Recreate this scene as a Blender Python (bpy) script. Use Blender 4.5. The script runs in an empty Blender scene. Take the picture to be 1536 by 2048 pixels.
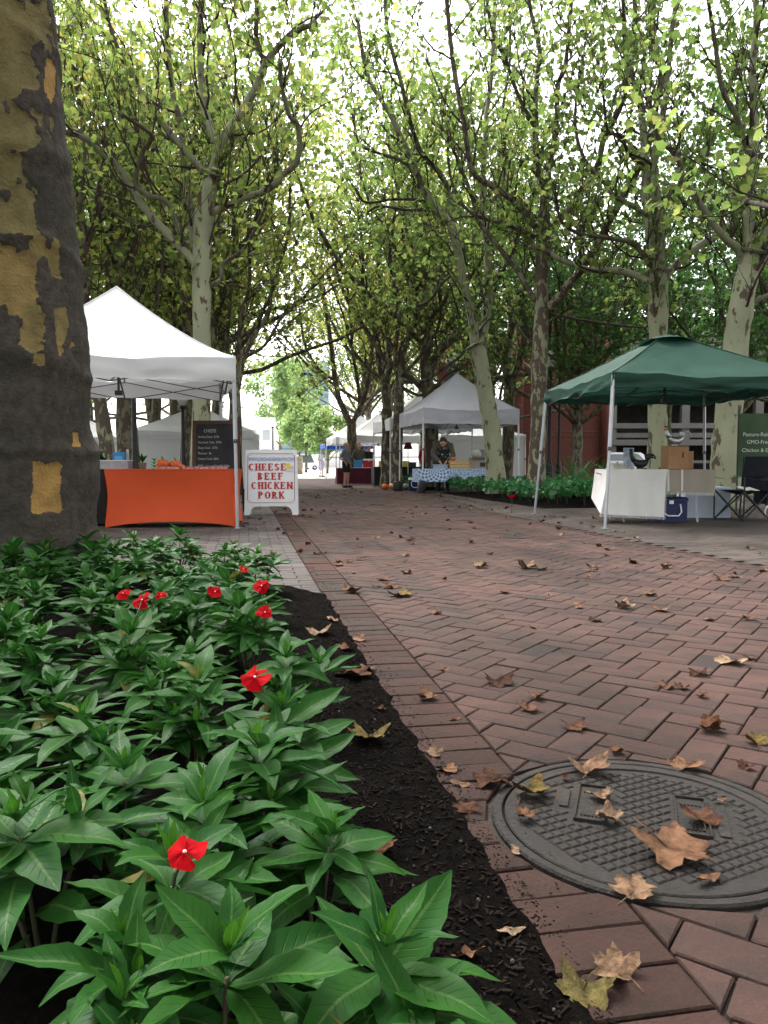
import bpy, math, random
import numpy as np
from mathutils import Vector, Matrix, noise
R = math.radians
rng = random.Random(7)
nrg = np.random.RandomState(11)

# ---------------------------------------------------------------- camera
F, YH, CH = 1550.0, 928.0, 0.82          # focal length and horizon row in photo pixels (1536 x 2048), eye height
PITCH = math.atan((1024 - YH) / F)
sc = bpy.context.scene
col = sc.collection
cam = bpy.data.cameras.new('camera')
cam.sensor_fit = 'VERTICAL'; cam.sensor_height = 24; cam.sensor_width = 18
cam.lens = 24 * F / 2048
cam.clip_start = .05; cam.clip_end = 3000
camo = bpy.data.objects.new('camera', cam); col.objects.link(camo)
camo.location = (0, 0, CH); camo.rotation_euler = (math.pi / 2 - PITCH, 0, 0)
sc.camera = camo
# ---------------------------------------------------------------- overcast sky and weak sun
SUN_EL, SUN_AZ = R(52), R(-35)
wd = bpy.data.worlds.new('World'); sc.world = wd; wd.use_nodes = True
nt = wd.node_tree
sky = nt.nodes.new('ShaderNodeTexSky'); sky.sky_type = 'NISHITA'; sky.sun_disc = False
sky.sun_elevation = SUN_EL; sky.sun_rotation = SUN_AZ; sky.dust_density = 4; sky.air_density = 1.3
hsv = nt.nodes.new('ShaderNodeHueSaturation'); hsv.inputs['Saturation'].default_value = .16
nt.links.new(sky.outputs[0], hsv.inputs['Color'])
bg = nt.nodes['Background']; bg.inputs['Strength'].default_value = .15
nt.links.new(hsv.outputs[0], bg.inputs['Color'])
sl = bpy.data.lights.new('sun', 'SUN'); sl.energy = 1.5; sl.angle = R(25); sl.color = (1, .97, .92)
so = bpy.data.objects.new('sun', sl); col.objects.link(so)
so.rotation_euler = (math.pi / 2 - SUN_EL, 0, -SUN_AZ + math.pi)
sc.view_settings.view_transform = 'Standard'; sc.view_settings.look = 'None'
sc.view_settings.exposure = 2.2; sc.view_settings.gamma = 1
sc.render.engine = 'CYCLES'
cy = sc.cycles
cy.max_bounces = 8; cy.diffuse_bounces = 5; cy.glossy_bounces = 2; cy.transmission_bounces = 5; cy.transparent_max_bounces = 6
cy.caustics_reflective = False; cy.caustics_refractive = False
cy.use_denoising = True; cy.use_adaptive_sampling = True; cy.adaptive_threshold = .02

# ---------------------------------------------------------------- pixel <-> world
cp, sp = math.cos(PITCH), math.sin(PITCH)
def ray(px, py):
    x, v = (px - 768) / F, -(py - 1024) / F
    return Vector((x, cp + v * sp, -sp + v * cp))
def at(px, py, Y):
    d = ray(px, py); return Vector((0, 0, CH)) + d * (Y / d.y)
def gnd(px, py, z=0.0):
    d = ray(px, py); return Vector((0, 0, CH)) + d * ((z - CH) / d.z)
def proj(p):
    x, y, z = p[0], p[1], p[2] - CH
    dep = y * cp - z * sp
    if dep < .05: return (-9999, -9999)
    return (768 + F * x / dep, 1024 - F * (y * sp + z * cp) / dep)
def inview(p, m=60):
    a, b = proj(p); return -m < a < 1536 + m and -m < b < 2048 + m
PA = R(10.2)                              # the path runs 10.2 degrees left of the view
U_ = Vector((-math.sin(PA), math.cos(PA), 0)); N_ = Vector((math.cos(PA), math.sin(PA), 0))
def st(s, t, z=0.0): return N_ * s + U_ * t + Vector((0, 0, z))
def to_st(p): return p.dot(N_), p.dot(U_)

# ---------------------------------------------------------------- mesh helpers
class MB:
    def __init__(s): s.v = []; s.f = []; s.a = []; s.n = 0; s.sm = True
    def add(s, vs, fs, a=0.0):
        k = s.n
        s.v.extend(tuple(x) for x in vs); s.n += len(vs)
        for f in fs: s.f.append(tuple(i + k for i in f)); s.a.append(a)
        return s
    def box(s, c, size, rz=0.0, M=None, a=0.0):
        x, y, z = size[0] / 2, size[1] / 2, size[2] / 2
        vs = [Vector((i, j, k)) for k in (-z, z) for j in (-y, y) for i in (-x, x)]
        m = M if M is not None else Matrix.Rotation(rz, 3, 'Z')
        vs = [m @ p + Vector(c) for p in vs]
        return s.add(vs, [(0, 2, 3, 1), (4, 5, 7, 6), (0, 1, 5, 4), (2, 6, 7, 3), (0, 4, 6, 2), (1, 3, 7, 5)], a)
    def bar(s, p, q, w, h=None, a=0.0):
        p, q = Vector(p), Vector(q); d = q - p; L = d.length
        if L < 1e-6: return s
        z = d / L; x = z.cross(Vector((0, 0, 1)))
        if x.length < 1e-3: x = Vector((1, 0, 0))
        x.normalize(); y = z.cross(x)
        M = Matrix((x, y, z)).transposed()
        return s.box((p + q) / 2, (w, h or w, L), M=M, a=a)
    def tube(s, pts, rad, n=8, cap=True, a=0.0):
        P = np.array([tuple(p) for p in pts], float); m = len(P)
        r = np.full(m, rad, float) if np.isscalar(rad) else np.array(rad, float)
        T = np.gradient(P, axis=0); T /= np.maximum(np.linalg.norm(T, axis=1, keepdims=True), 1e-9)
        up = np.array((0, 0, 1.)) if abs(T[0, 2]) < .9 else np.array((1., 0, 0))
        x = np.cross(T[0], up); x /= np.linalg.norm(x)
        ang = np.arange(n) * 2 * np.pi / n; ca, sa = np.cos(ang), np.sin(ang)
        out = np.empty((m, n, 3))
        for i in range(m):
            x = x - T[i] * x.dot(T[i]); x /= max(np.linalg.norm(x), 1e-9)
            y = np.cross(T[i], x)
            out[i] = P[i] + r[i] * (ca[:, None] * x + sa[:, None] * y)
        fs = [(i * n + j, i * n + (j + 1) % n, (i + 1) * n + (j + 1) % n, (i + 1) * n + j) for i in range(m - 1) for j in range(n)]
        if cap: fs += [tuple(range(n - 1, -1, -1)), tuple(range((m - 1) * n, m * n))]
        return s.add(out.reshape(-1, 3), fs, a)
    def lathe(s, prof, n=16, o=(0, 0, 0), sx=1, sy=1, lob=0, lobe_amt=0, a=0.0):
        vs = []; m = len(prof)
        for r, z in prof:
            for j in range(n):
                t = 2 * math.pi * j / n; k = 1 + lobe_amt * (abs(math.cos(lob * t / 2)) - .6) if lob else 1
                vs.append((o[0] + r * k * sx * math.cos(t), o[1] + r * k * sy * math.sin(t), o[2] + z))
        fs = [(i * n + j, i * n + (j + 1) % n, (i + 1) * n + (j + 1) % n, (i + 1) * n + j) for i in range(m - 1) for j in range(n)]
        fs += [tuple(range(n - 1, -1, -1)), tuple(range((m - 1) * n, m * n))]
        return s.add(vs, fs, a)
    def ball(s, c, r, n=10, sz=1.0):
        return s.lathe([(max(r * math.sin(math.pi * i / 6), r * .02), -r * sz * math.cos(math.pi * i / 6)) for i in range(7)], n, c)
    def grid(s, fn, nu, nv, a=0.0):
        vs = [fn(i / nu, j / nv) for j in range(nv + 1) for i in range(nu + 1)]
        fs = [(j * (nu + 1) + i, j * (nu + 1) + i + 1, (j + 1) * (nu + 1) + i + 1, (j + 1) * (nu + 1) + i) for j in range(nv) for i in range(nu)]
        return s.add(vs, fs, a)
    def prism(s, poly, z0, z1, bevel=0.0, a=0.0):
        # convex polygon extruded up, with a small bevel round the top
        n = len(poly); c = sum((Vector((p[0], p[1])) for p in poly), Vector((0, 0))) / n
        vs = [(p[0], p[1], z0) for p in poly]; rings = 1
        if bevel:
            vs += [(p[0], p[1], z1 - bevel) for p in poly]
            for p in poly:
                d = Vector((p[0], p[1])) - c; L = max(d.length, 1e-6); q = c + d * max(0, (L - bevel * 1.5) / L)
                vs.append((q.x, q.y, z1))
            rings = 2
        else: vs += [(p[0], p[1], z1) for p in poly]
        fs = [(k * n + i, k * n + (i + 1) % n, (k + 1) * n + (i + 1) % n, (k + 1) * n + i) for k in range(rings) for i in range(n)]
        fs.append(tuple(range(rings * n, rings * n + n)))
        return s.add(vs, fs, a)
    def mesh(s, name, mat=None, smooth=True, attr=None):
        me = bpy.data.meshes.new(name); me.from_pydata(s.v, [], s.f)
        if attr:
            at_ = me.attributes.new(attr, 'FLOAT', 'FACE'); at_.data.foreach_set('value', np.array(s.a, np.float32))
        if mat: me.materials.append(mat)
        me.polygons.foreach_set('use_smooth', [smooth] * len(me.polygons))
        me.update(); return me
    def build(s, name, mat=None, parent=None, smooth=False, attr=None, loc=None):
        return link(name, s.mesh(name, mat, smooth, attr), parent, loc)
def link(name, me, parent=None, loc=None, rot=None, scale=None):
    o = bpy.data.objects.new(name, me); col.objects.link(o)
    if parent: o.parent = parent
    if loc is not None: o.location = loc
    if rot is not None: o.rotation_euler = rot
    if scale is not None: o.scale = (scale,) * 3 if np.isscalar(scale) else scale
    return o
def tag(o, label, cat, group=None):
    o['label'] = label; o['category'] = cat
    if group: o['group'] = group
    return o
def thing(name, label, cat, loc=(0, 0, 0), rz=0.0, group=None):
    o = bpy.data.objects.new(name, None); col.objects.link(o); o.empty_display_size = .1
    o.location = loc; o.rotation_euler = (0, 0, rz); return tag(o, label, cat, group)
def struct(o): o['kind'] = 'structure'; return o
def stuff(o): o['kind'] = 'stuff'; return o
def copy_tree(o, parent=None):
    c = o.copy(); col.objects.link(c); c.parent = parent
    for ch in o.children: copy_tree(ch, c)
    return c

# ---------------------------------------------------------------- materials
def M(name, c1, c2=None, scale=6.0, rough=.7, bump=0.0, bscale=40.0, rnd=0.0, metal=0.0, trans=0.0, attr=False, spec=.35, lo=.35, hi=.65, c3=None, s3=2.0, coat=0):
    m = bpy.data.materials.new(name); m.use_nodes = True; t = m.node_tree; N = t.nodes; L = t.links
    b = N['Principled BSDF']; b.inputs['Roughness'].default_value = rough; b.inputs['Metallic'].default_value = metal
    b.inputs['Specular IOR Level'].default_value = spec
    tc = N.new('ShaderNodeTexCoord'); co = tc.outputs['Object']
    def ramp(src, a, c):
        r = N.new('ShaderNodeMapRange'); r.inputs[1].default_value = a; r.inputs[2].default_value = c; L.new(src, r.inputs[0]); return r.outputs[0]
    def mix(f, x, y, mode='MIX'):
        k = N.new('ShaderNodeMix'); k.data_type = 'RGBA'; k.blend_type = mode
        if isinstance(f, float): k.inputs[0].default_value = f
        else: L.new(f, k.inputs[0])
        for i, q in ((6, x), (7, y)):
            if isinstance(q, tuple): k.inputs[i].default_value = (*q, 1)
            else: L.new(q, k.inputs[i])
        return k.outputs[2]
    def nz(s, d=6):
        n = N.new('ShaderNodeTexNoise'); n.inputs['Scale'].default_value = s; n.inputs['Detail'].default_value = d; n.inputs['Roughness'].default_value = .62
        L.new(co, n.inputs['Vector']); return n.outputs[0]
    c = c1
    if c2: c = mix(ramp(nz(scale), lo, hi), c1, c2)
    if c3: c = mix(ramp(nz(s3, 4), .5, .72), c if not isinstance(c, tuple) else c, c3)
    if rnd:
        oi = N.new('ShaderNodeObjectInfo'); src = oi.outputs['Random']
        if attr:
            at_ = N.new('ShaderNodeAttribute'); at_.attribute_name = 'rnd'
            ad = N.new('ShaderNodeMath'); ad.operation = 'ADD'; L.new(src, ad.inputs[0]); L.new(at_.outputs['Fac'], ad.inputs[1])
            fr = N.new('ShaderNodeMath'); fr.operation = 'FRACT'; L.new(ad.outputs[0], fr.inputs[0]); src = fr.outputs[0]
        r = N.new('ShaderNodeMapRange'); r.inputs[3].default_value = 1 - rnd; r.inputs[4].default_value = 1 + rnd; L.new(src, r.inputs[0])
        h = N.new('ShaderNodeHueSaturation'); L.new(r.outputs[0], h.inputs['Value'])
        if isinstance(c, tuple): h.inputs['Color'].default_value = (*c, 1)
        else: L.new(c, h.inputs['Color'])
        c = h.outputs[0]; m['src'] = 1
    if isinstance(c, tuple): b.inputs['Base Color'].default_value = (*c, 1)
    else: L.new(c, b.inputs['Base Color'])
    if bump:
        bp = N.new('ShaderNodeBump'); bp.inputs['Strength'].default_value = bump; bp.inputs['Distance'].default_value = .02
        L.new(nz(bscale, 8), bp.inputs['Height']); L.new(bp.outputs[0], b.inputs['Normal'])
    if trans:
        tr = N.new('ShaderNodeBsdfTranslucent'); mx = N.new('ShaderNodeMixShader'); mx.inputs[0].default_value = trans
        if isinstance(c, tuple): tr.inputs[0].default_value = (*c, 1)
        else: L.new(c, tr.inputs[0])
        L.new(b.outputs[0], mx.inputs[1]); L.new(tr.outputs[0], mx.inputs[2])
        L.new(mx.outputs[0], N['Material Output'].inputs[0])
    return m

def brick_mat(name, base, alt, dark, rnd=.22):
    # fired brick: colour differs from brick to brick, a few are blue-black
    m = M(name, base, alt, 9, .72, .5, 60, rnd, attr=True, spec=.1, c3=dark, s3=1.6)
    t = m.node_tree; N = t.nodes; L = t.links; b = N['Principled BSDF']
    oi = N.new('ShaderNodeObjectInfo'); at_ = N.new('ShaderNodeAttribute'); at_.attribute_name = 'rnd'
    ad = N.new('ShaderNodeMath'); ad.operation = 'ADD'; L.new(oi.outputs['Random'], ad.inputs[0]); L.new(at_.outputs['Fac'], ad.inputs[1])
    mu = N.new('ShaderNodeMath'); mu.operation = 'MULTIPLY'; mu.inputs[1].default_value = 7.31; L.new(ad.outputs[0], mu.inputs[0])
    fr = N.new('ShaderNodeMath'); fr.operation = 'FRACT'; L.new(mu.outputs[0], fr.inputs[0])
    gt = N.new('ShaderNodeMapRange'); gt.inputs[1].default_value = .9; gt.inputs[2].default_value = 1.0; L.new(fr.outputs[0], gt.inputs[0])
    k = N.new('ShaderNodeMix'); k.data_type = 'RGBA'; L.new(gt.outputs[0], k.inputs[0])
    src = b.inputs['Base Color'].links[0].from_socket; L.new(src, k.inputs[6]); k.inputs[7].default_value = (*dark, 1)
    L.new(k.outputs[2], b.inputs['Base Color'])
    # world-space soiling so that the dirt crosses brick edges
    ge = N.new('ShaderNodeNewGeometry'); n = N.new('ShaderNodeTexNoise'); n.inputs['Scale'].default_value = 1.1; n.inputs['Detail'].default_value = 7
    L.new(ge.outputs['Position'], n.inputs['Vector'])
    r = N.new('ShaderNodeMapRange'); r.inputs[1].default_value = .33; r.inputs[2].default_value = .68; r.inputs[3].default_value = .42; r.inputs[4].default_value = 1.18; L.new(n.outputs[0], r.inputs[0])
    h = N.new('ShaderNodeHueSaturation'); L.new(r.outputs[0], h.inputs['Value']); L.new(k.outputs[2], h.inputs['Color']); L.new(h.outputs[0], b.inputs['Base Color'])
    r2 = N.new('ShaderNodeMapRange'); r2.inputs[1].default_value = .4; r2.inputs[2].default_value = .65; r2.inputs[3].default_value = .62; r2.inputs[4].default_value = .92; L.new(n.outputs[0], r2.inputs[0]); L.new(r2.outputs[0], b.inputs['Roughness'])
    return m

def foliage_mat(name, stops, trans=.5, tint=1.5, gloss=.12):
    # leaf colour picked per leaf from a ramp; leaves let light through
    m = bpy.data.materials.new(name); m.use_nodes = True; t = m.node_tree; N = t.nodes; L = t.links
    b = N['Principled BSDF']; b.inputs['Roughness'].default_value = .5; b.inputs['Specular IOR Level'].default_value = gloss
    oi = N.new('ShaderNodeObjectInfo'); at_ = N.new('ShaderNodeAttribute'); at_.attribute_name = 'rnd'
    mu = N.new('ShaderNodeMath'); mu.operation = 'MULTIPLY_ADD'; mu.inputs[1].default_value = .22; L.new(oi.outputs['Random'], mu.inputs[0])
    sb = N.new('ShaderNodeMath'); sb.operation = 'SUBTRACT'; L.new(at_.outputs['Fac'], sb.inputs[0]); sb.inputs[1].default_value = .11
    L.new(sb.outputs[0], mu.inputs[2])
    cr = N.new('ShaderNodeValToRGB'); L.new(mu.outputs[0], cr.inputs[0])
    e = cr.color_ramp.elements
    e[0].position = stops[0][0]; e[0].color = (*stops[0][1], 1); e[1].position = stops[-1][0]; e[1].color = (*stops[-1][1], 1)
    for p, c in stops[1:-1]: x = e.new(p); x.color = (*c, 1)
    L.new(cr.outputs[0], b.inputs['Base Color'])
    tr = N.new('ShaderNodeBsdfTranslucent'); g = N.new('ShaderNodeHueSaturation'); g.inputs['Value'].default_value = tint; g.inputs['Saturation'].default_value = 1.05
    L.new(cr.outputs[0], g.inputs['Color']); L.new(g.outputs[0], tr.inputs[0])
    mx = N.new('ShaderNodeMixShader'); mx.inputs[0].default_value = trans; L.new(b.outputs[0], mx.inputs[1]); L.new(tr.outputs[0], mx.inputs[2])
    L.new(mx.outputs[0], N['Material Output'].inputs[0]); return m

def bark_mat(name, pale, pale2, dark, twig, cover=.5, scale=3.0, bump=.4):
    # plane-tree bark: smooth pale wood with flaking brown plates; twigs are brown, thin limbs painted dark as if backlit (point attribute 'rad')
    m = bpy.data.materials.new(name); m.use_nodes = True; t = m.node_tree; N = t.nodes; L = t.links; b = N['Principled BSDF']
    b.inputs['Roughness'].default_value = .8; b.inputs['Specular IOR Level'].default_value = .2
    tc = N.new('ShaderNodeTexCoord'); mp = N.new('ShaderNodeMapping'); mp.inputs['Scale'].default_value = (1, 1, .45); L.new(tc.outputs['Object'], mp.inputs[0])
    def nz(s, d=5):
        n = N.new('ShaderNodeTexNoise'); n.inputs['Scale'].default_value = s; n.inputs['Detail'].default_value = d; n.inputs['Roughness'].default_value = .6; L.new(mp.outputs[0], n.inputs[0]); return n.outputs[0]
    def rg(src, a, c):
        r = N.new('ShaderNodeMapRange'); r.inputs[1].default_value = a; r.inputs[2].default_value = c; L.new(src, r.inputs[0]); return r.outputs[0]
    def mix(f, x, y):
        k = N.new('ShaderNodeMix'); k.data_type = 'RGBA'; L.new(f, k.inputs[0])
        for i, q in ((6, x), (7, y)):
            if isinstance(q, tuple): k.inputs[i].default_value = (*q, 1)
            else: L.new(q, k.inputs[i])
        return k.outputs[2]
    c = mix(rg(nz(scale * .8), .4, .62), pale, pale2)
    pl = rg(nz(scale * 2.2), 1 - cover - .012, 1 - cover + .012)
    c = mix(pl, c, dark)
    at_ = N.new('ShaderNodeAttribute'); at_.attribute_name = 'rad'
    c = mix(rg(at_.outputs['Fac'], .085, .03), c, twig)
    L.new(c, b.inputs['Base Color'])
    bp = N.new('ShaderNodeBump'); bp.inputs['Strength'].default_value = bump; bp.inputs['Distance'].default_value = .02; L.new(pl, bp.inputs['Height']); L.new(bp.outputs[0], b.inputs['Normal'])
    return m

m_brick = brick_mat('brick_red', (.088, .05, .042), (.074, .046, .039), (.04, .032, .031), .1)
m_edge = brick_mat('brick_edge', (.064, .034, .028), (.052, .03, .025), (.036, .024, .02), .12)
m_paver = brick_mat('paver_grey', (.125, .105, .098), (.104, .089, .084), (.07, .062, .059), .1)
m_paver2 = brick_mat('paver_brown', (.085, .068, .06), (.07, .057, .052), (.05, .043, .04), .1)
m_joint = M('sand_joint', (.03, .024, .021), (.05, .04, .035), 20, .95, .6, 90)
m_soil = M('soil', (.0035, .003, .0028), (.009, .0072, .0062), 30, .98, 1.0, 120, spec=.02)
m_chip = M('mulch_chip', (.008, .006, .0055), (.02, .015, .012), 12, .95, .5, 80, .5, attr=True, spec=.03)
m_ground = M('earth', (.09, .08, .06), (.06, .055, .045), 1.2, .95, .3, 20)
m_plaza = M('concrete_plaza', (.5, .48, .45), (.42, .41, .39), .6, .85, .2, 30)
m_lawn = M('lawn', (.09, .2, .03), (.06, .14, .02), 4, .9, .8, 60)
m_iron = M('cast_iron', (.031, .027, .025), (.021, .017, .015), 7, .62, .5, 70, spec=.18, c3=(.048, .034, .026), s3=4)
m_whitecan = M('canopy_white', (.8, .8, .82), (.76, .77, .8), 3, .7, .12, 14, trans=.22)
m_greycan = M('canopy_grey', (.56, .55, .63), (.52, .52, .6), 3, .7, .12, 14, trans=.22)
m_greencan = M('canopy_green', (.019, .064, .046), (.015, .052, .038), 3, .6, .15, 14, trans=.2, spec=.2)
m_bluecan = M('canopy_blue', (.02, .1, .5), (.02, .08, .42), 3, .6, .1, 14, trans=.25)
m_steel = M('steel_tube', (.42, .43, .46), (.36, .37, .4), 9, .38, .05, 40, metal=.55)
m_whitepole = M('white_pole', (.72, .72, .74), None, 6, .4)
m_darkbar = M('dark_bar', (.05, .05, .055), None, 6, .45)
m_orange = M('orange_spandex', (.6, .088, .03), (.56, .08, .028), 2.5, .7, .05, 160, spec=.12)
m_burg = M('burgundy_cloth', (.1, .012, .03), (.075, .01, .025), 5, .8, .2, 20)
m_black = M('black_cloth', (.012, .012, .014), (.02, .02, .022), 6, .85, .2, 30)
m_wood = M('crate_wood', (.55, .36, .16), (.46, .29, .12), 12, .7, .2, 40)
m_dwood = M('dark_wood', (.085, .042, .025), (.06, .03, .018), 14, .6, .2, 40)
m_card = M('cardboard', (.36, .2, .1), (.31, .17, .085), 8, .85, .1, 60)
m_greycard = M('grey_board', (.36, .31, .27), (.31, .27, .24), 8, .85, .1, 60)
m_white = M('white_plastic', (.78, .78, .8), (.74, .75, .78), 5, .4, .03, 40)
m_signred = M('sign_red', (.5, .028, .03), (.42, .02, .024), 30, .5)
m_signblue = M('sign_blue', (.16, .24, .48), None, 5, .5)
m_yellow = M('yellow_plastic', (.8, .62, .03), (.7, .52, .03), 8, .45)
m_slate = M('slate_board', (.012, .012, .014), (.03, .03, .034), 4, .7, .1, 30)
m_chalk = M('chalk', (.5, .5, .5), (.3, .3, .3), 60, .95)
m_pump = M('pumpkin_skin', (.62, .13, .02), (.5, .09, .015), 8, .5, .15, 30, .18)
m_stalk = M('stalk', (.1, .09, .03), (.16, .12, .05), 10, .8)
m_gourd = M('gourd_skin', (.09, .13, .07), (.16, .2, .1), 12, .55)
m_bluebin = M('blue_plastic', (.03, .22, .5), (.03, .19, .44), 6, .4)
m_navy = M('navy_plastic', (.008, .016, .085), (.007, .013, .07), 6, .4)
m_ice = M('pale_cooler', (.55, .62, .74), (.5, .57, .69), 3, .45, .05, 30)
m_redpl = M('red_plastic', (.45, .02, .03), None, 6, .4)
m_blackpl = M('black_plastic', (.013, .013, .015), (.02, .02, .022), 6, .5)
m_glassy = M('clear_plastic', (.55, .56, .6), (.42, .42, .46), 10, .15, .1, 40, trans=.35, spec=.6)
m_meat = M('packed_meat', (.42, .07, .06), (.6, .32, .28), 25, .25, .2, 60, spec=.7)
m_honey = M('honey_jar', (.45, .09, .01), (.35, .06, .008), 6, .15, spec=.7)
m_tin = M('galvanised_tin', (.52, .54, .57), (.36, .38, .41), 9, .32, .25, 30, metal=.85)
m_comb = M('rooster_red', (.4, .015, .012), None, 6, .5)
m_linen = M('white_linen', (.62, .6, .59), (.56, .54, .53), 3, .9, .35, 220)
m_taupe = M('taupe_linen', (.3, .26, .22), (.26, .225, .19), 3, .9, .35, 220)
m_canvas = M('navy_canvas', (.01, .012, .02), (.016, .019, .03), 6, .8, .2, 80)
m_paper = M('paper', (.75, .75, .74), None, 6, .8)
m_terra = M('building_red', (.17, .05, .042), (.145, .043, .037), 2, .75, .1, 30)
m_terra2 = M('building_column', (.2, .06, .05), (.17, .052, .044), 2, .75, .1, 30)
m_conc = M('parking_concrete', (.15, .14, .13), (.11, .105, .1), 1, .85, .2, 10)
m_void = M('inner_shade', (.03, .028, .027), (.05, .045, .04), 2, .9)  # near-black colour stands in for shade inside garage decks and box openings
m_pale = M('pale_facade', (.72, .71, .69), (.66, .66, .65), .3, .8)
m_glass = M('window_glass', (.06, .075, .085), (.1, .12, .13), .6, .12, spec=.7)
m_blackiron = M('black_iron', (.012, .012, .014), None, 6, .45)
m_globe = M('lamp_globe', (.8, .8, .78), None, 6, .3, trans=.4)
m_skin = M('skin', (.55, .3, .22), (.5, .26, .19), 20, .55)
m_tee = M('grey_tee', (.17, .19, .23), (.14, .155, .19), 8, .85, .3, 25)
m_olive = M('olive_jacket', (.1, .095, .075), (.075, .07, .055), 8, .85, .35, 22)
m_trous = M('dark_trousers', (.02, .021, .026), (.03, .03, .036), 8, .85, .3, 25)
m_hair = M('blond_hair', (.42, .33, .22), (.3, .22, .14), 40, .6, .5, 90)
m_dhair = M('dark_hair', (.03, .026, .024), (.06, .055, .05), 40, .6, .5, 90)
m_pat = M('patterned_jumper', (.012, .012, .013), (.3, .29, .26), 16, .85, lo=.56, hi=.6)
m_redc = M('red_jumper', (.3, .02, .02), None, 8, .85, .2, 25)
m_lilac = M('pale_dress', (.45, .43, .52), (.6, .58, .62), 12, .85, .2, 25)
m_stone = M('stone_wall', (.36, .31, .25), (.25, .21, .17), 2, .9, .5, 8)
m_car = M('car_paint', (.7, .7, .7), None, 5, .25, spec=.6)
m_tyre = M('tyre', (.015, .015, .015), None, 5, .8)

m_bark = bark_mat('bark_pale', (.3, .3, .2), (.235, .25, .165), (.1, .075, .055), (.05, .036, .028), .42, 3.0)
m_bark2 = bark_mat('bark_mixed', (.27, .26, .17), (.19, .19, .13), (.085, .065, .05), (.055, .042, .033), .52, 3.0)
m_barkd = bark_mat('bark_dark', (.2, .18, .125), (.15, .135, .095), (.08, .062, .05), (.055, .042, .034), .5, 3.0)
GREEN = [(0, (.062, .098, .028)), (.4, (.094, .138, .038)), (.65, (.133, .166, .048)), (.85, (.18, .186, .058)), (1, (.215, .19, .065))]
DGREEN = [(0, (.034, .08, .026)), (.5, (.055, .112, .032)), (.85, (.09, .145, .04)), (1, (.16, .18, .05))]
YELLOW = [(0, (.09, .14, .035)), (.3, (.14, .18, .045)), (.6, (.22, .22, .06)), (.85, (.27, .24, .07)), (1, (.27, .21, .07))]
m_leafg = foliage_mat('plane_leaves', GREEN, .64, 1.95)
m_leafd = foliage_mat('maple_leaves', DGREEN, .5, 1.9)
m_leafy = foliage_mat('yellowing_leaves', YELLOW, .64, 1.9)
m_leaff = foliage_mat('hazed_leaves', [(0, (.12, .2, .08)), (.6, (.2, .28, .11)), (1, (.28, .3, .12))], .5, 1.5)  # leaf colour paled to stand in for the haze over the plaza
m_bedf = foliage_mat('bed_foliage', [(0, (.018, .085, .03)), (.6, (.035, .14, .04)), (1, (.07, .2, .05))], .3, 1.5, .4)
# ================================================================ ground, path, paving
SL, SR = .48, 4.07                        # left and right edge of the brick path (metres across)
def s_right(t): return SR + .95 * min(1, max(0, (t - 12) / 8)) ** 1.2
g = MB(); g.add([(-900, -60, 0), (900, -60, 0), (900, 1600, 0), (-900, 1600, 0)], [(0, 1, 2, 3)])
struct(g.build('ground', m_ground, loc=(0, 0, -.06)))
g = MB()
tt = [-1.0] + [float(x) for x in range(0, 47)]
g.grid(lambda u, v: st(SL - .002 + (s_right(tt[round(v * 47)]) - SL) * u, tt[round(v * 47)], -.012), 1, 47)
path = struct(g.build('brick_path', m_joint))
g = MB(); ba = gnd(653, 1190); bb = Vector((-3.6, 7.4, 0)); bb2 = ba + (bb - ba) * 2.4; zz = Vector((0, 0, -.017))
g.add([bb2 + zz, ba + zz + N_ * .02, st(SL, 44, -.017), st(-11, 44, -.017)], [(0, 1, 2, 3)])
pav_l = struct(g.build('paving_left', m_joint))
g = MB(); g.add([st(SR - .3, 1, -.02), st(20, 1, -.02), st(20, 44, -.02), st(SR - .3, 44, -.02)], [(0, 1, 2, 3)])
pav_r = struct(g.build('paving_right', m_joint))
g = MB(); g.add([st(-60, 44, .0), st(60, 44, .0), st(60, 160, .0), st(-60, 160, .0)], [(0, 1, 2, 3)])
struct(g.build('plaza', m_plaza))
g = MB(); g.add([st(13, 15, .0), st(40, 15, .0), st(40, 26, .0), st(13, 26, .0)], [(0, 1, 2, 3)])
struct(g.build('lawn', m_lawn))

def clip(poly, n, d):                     # keep the side n.p <= d
    out = []
    for i in range(len(poly)):
        a, b = poly[i], poly[(i + 1) % len(poly)]; da, db = n[0] * a[0] + n[1] * a[1] - d, n[0] * b[0] + n[1] * b[1] - d
        if da <= 0: out.append(a)
        if da * db < 0: k = da / (da - db); out.append((a[0] + (b[0] - a[0]) * k, a[1] + (b[1] - a[1]) * k))
    return out
def area(p): return abs(sum(p[i][0] * p[(i + 1) % len(p)][1] - p[(i + 1) % len(p)][0] * p[i][1] for i in range(len(p)))) / 2
MH = gnd(1308, 1636); MH = Vector((.742 * CH, 2.13 * CH, 0)); MHR = .4336 * CH   # manhole centre and outer radius
BL, BWd = .218, .109

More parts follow.
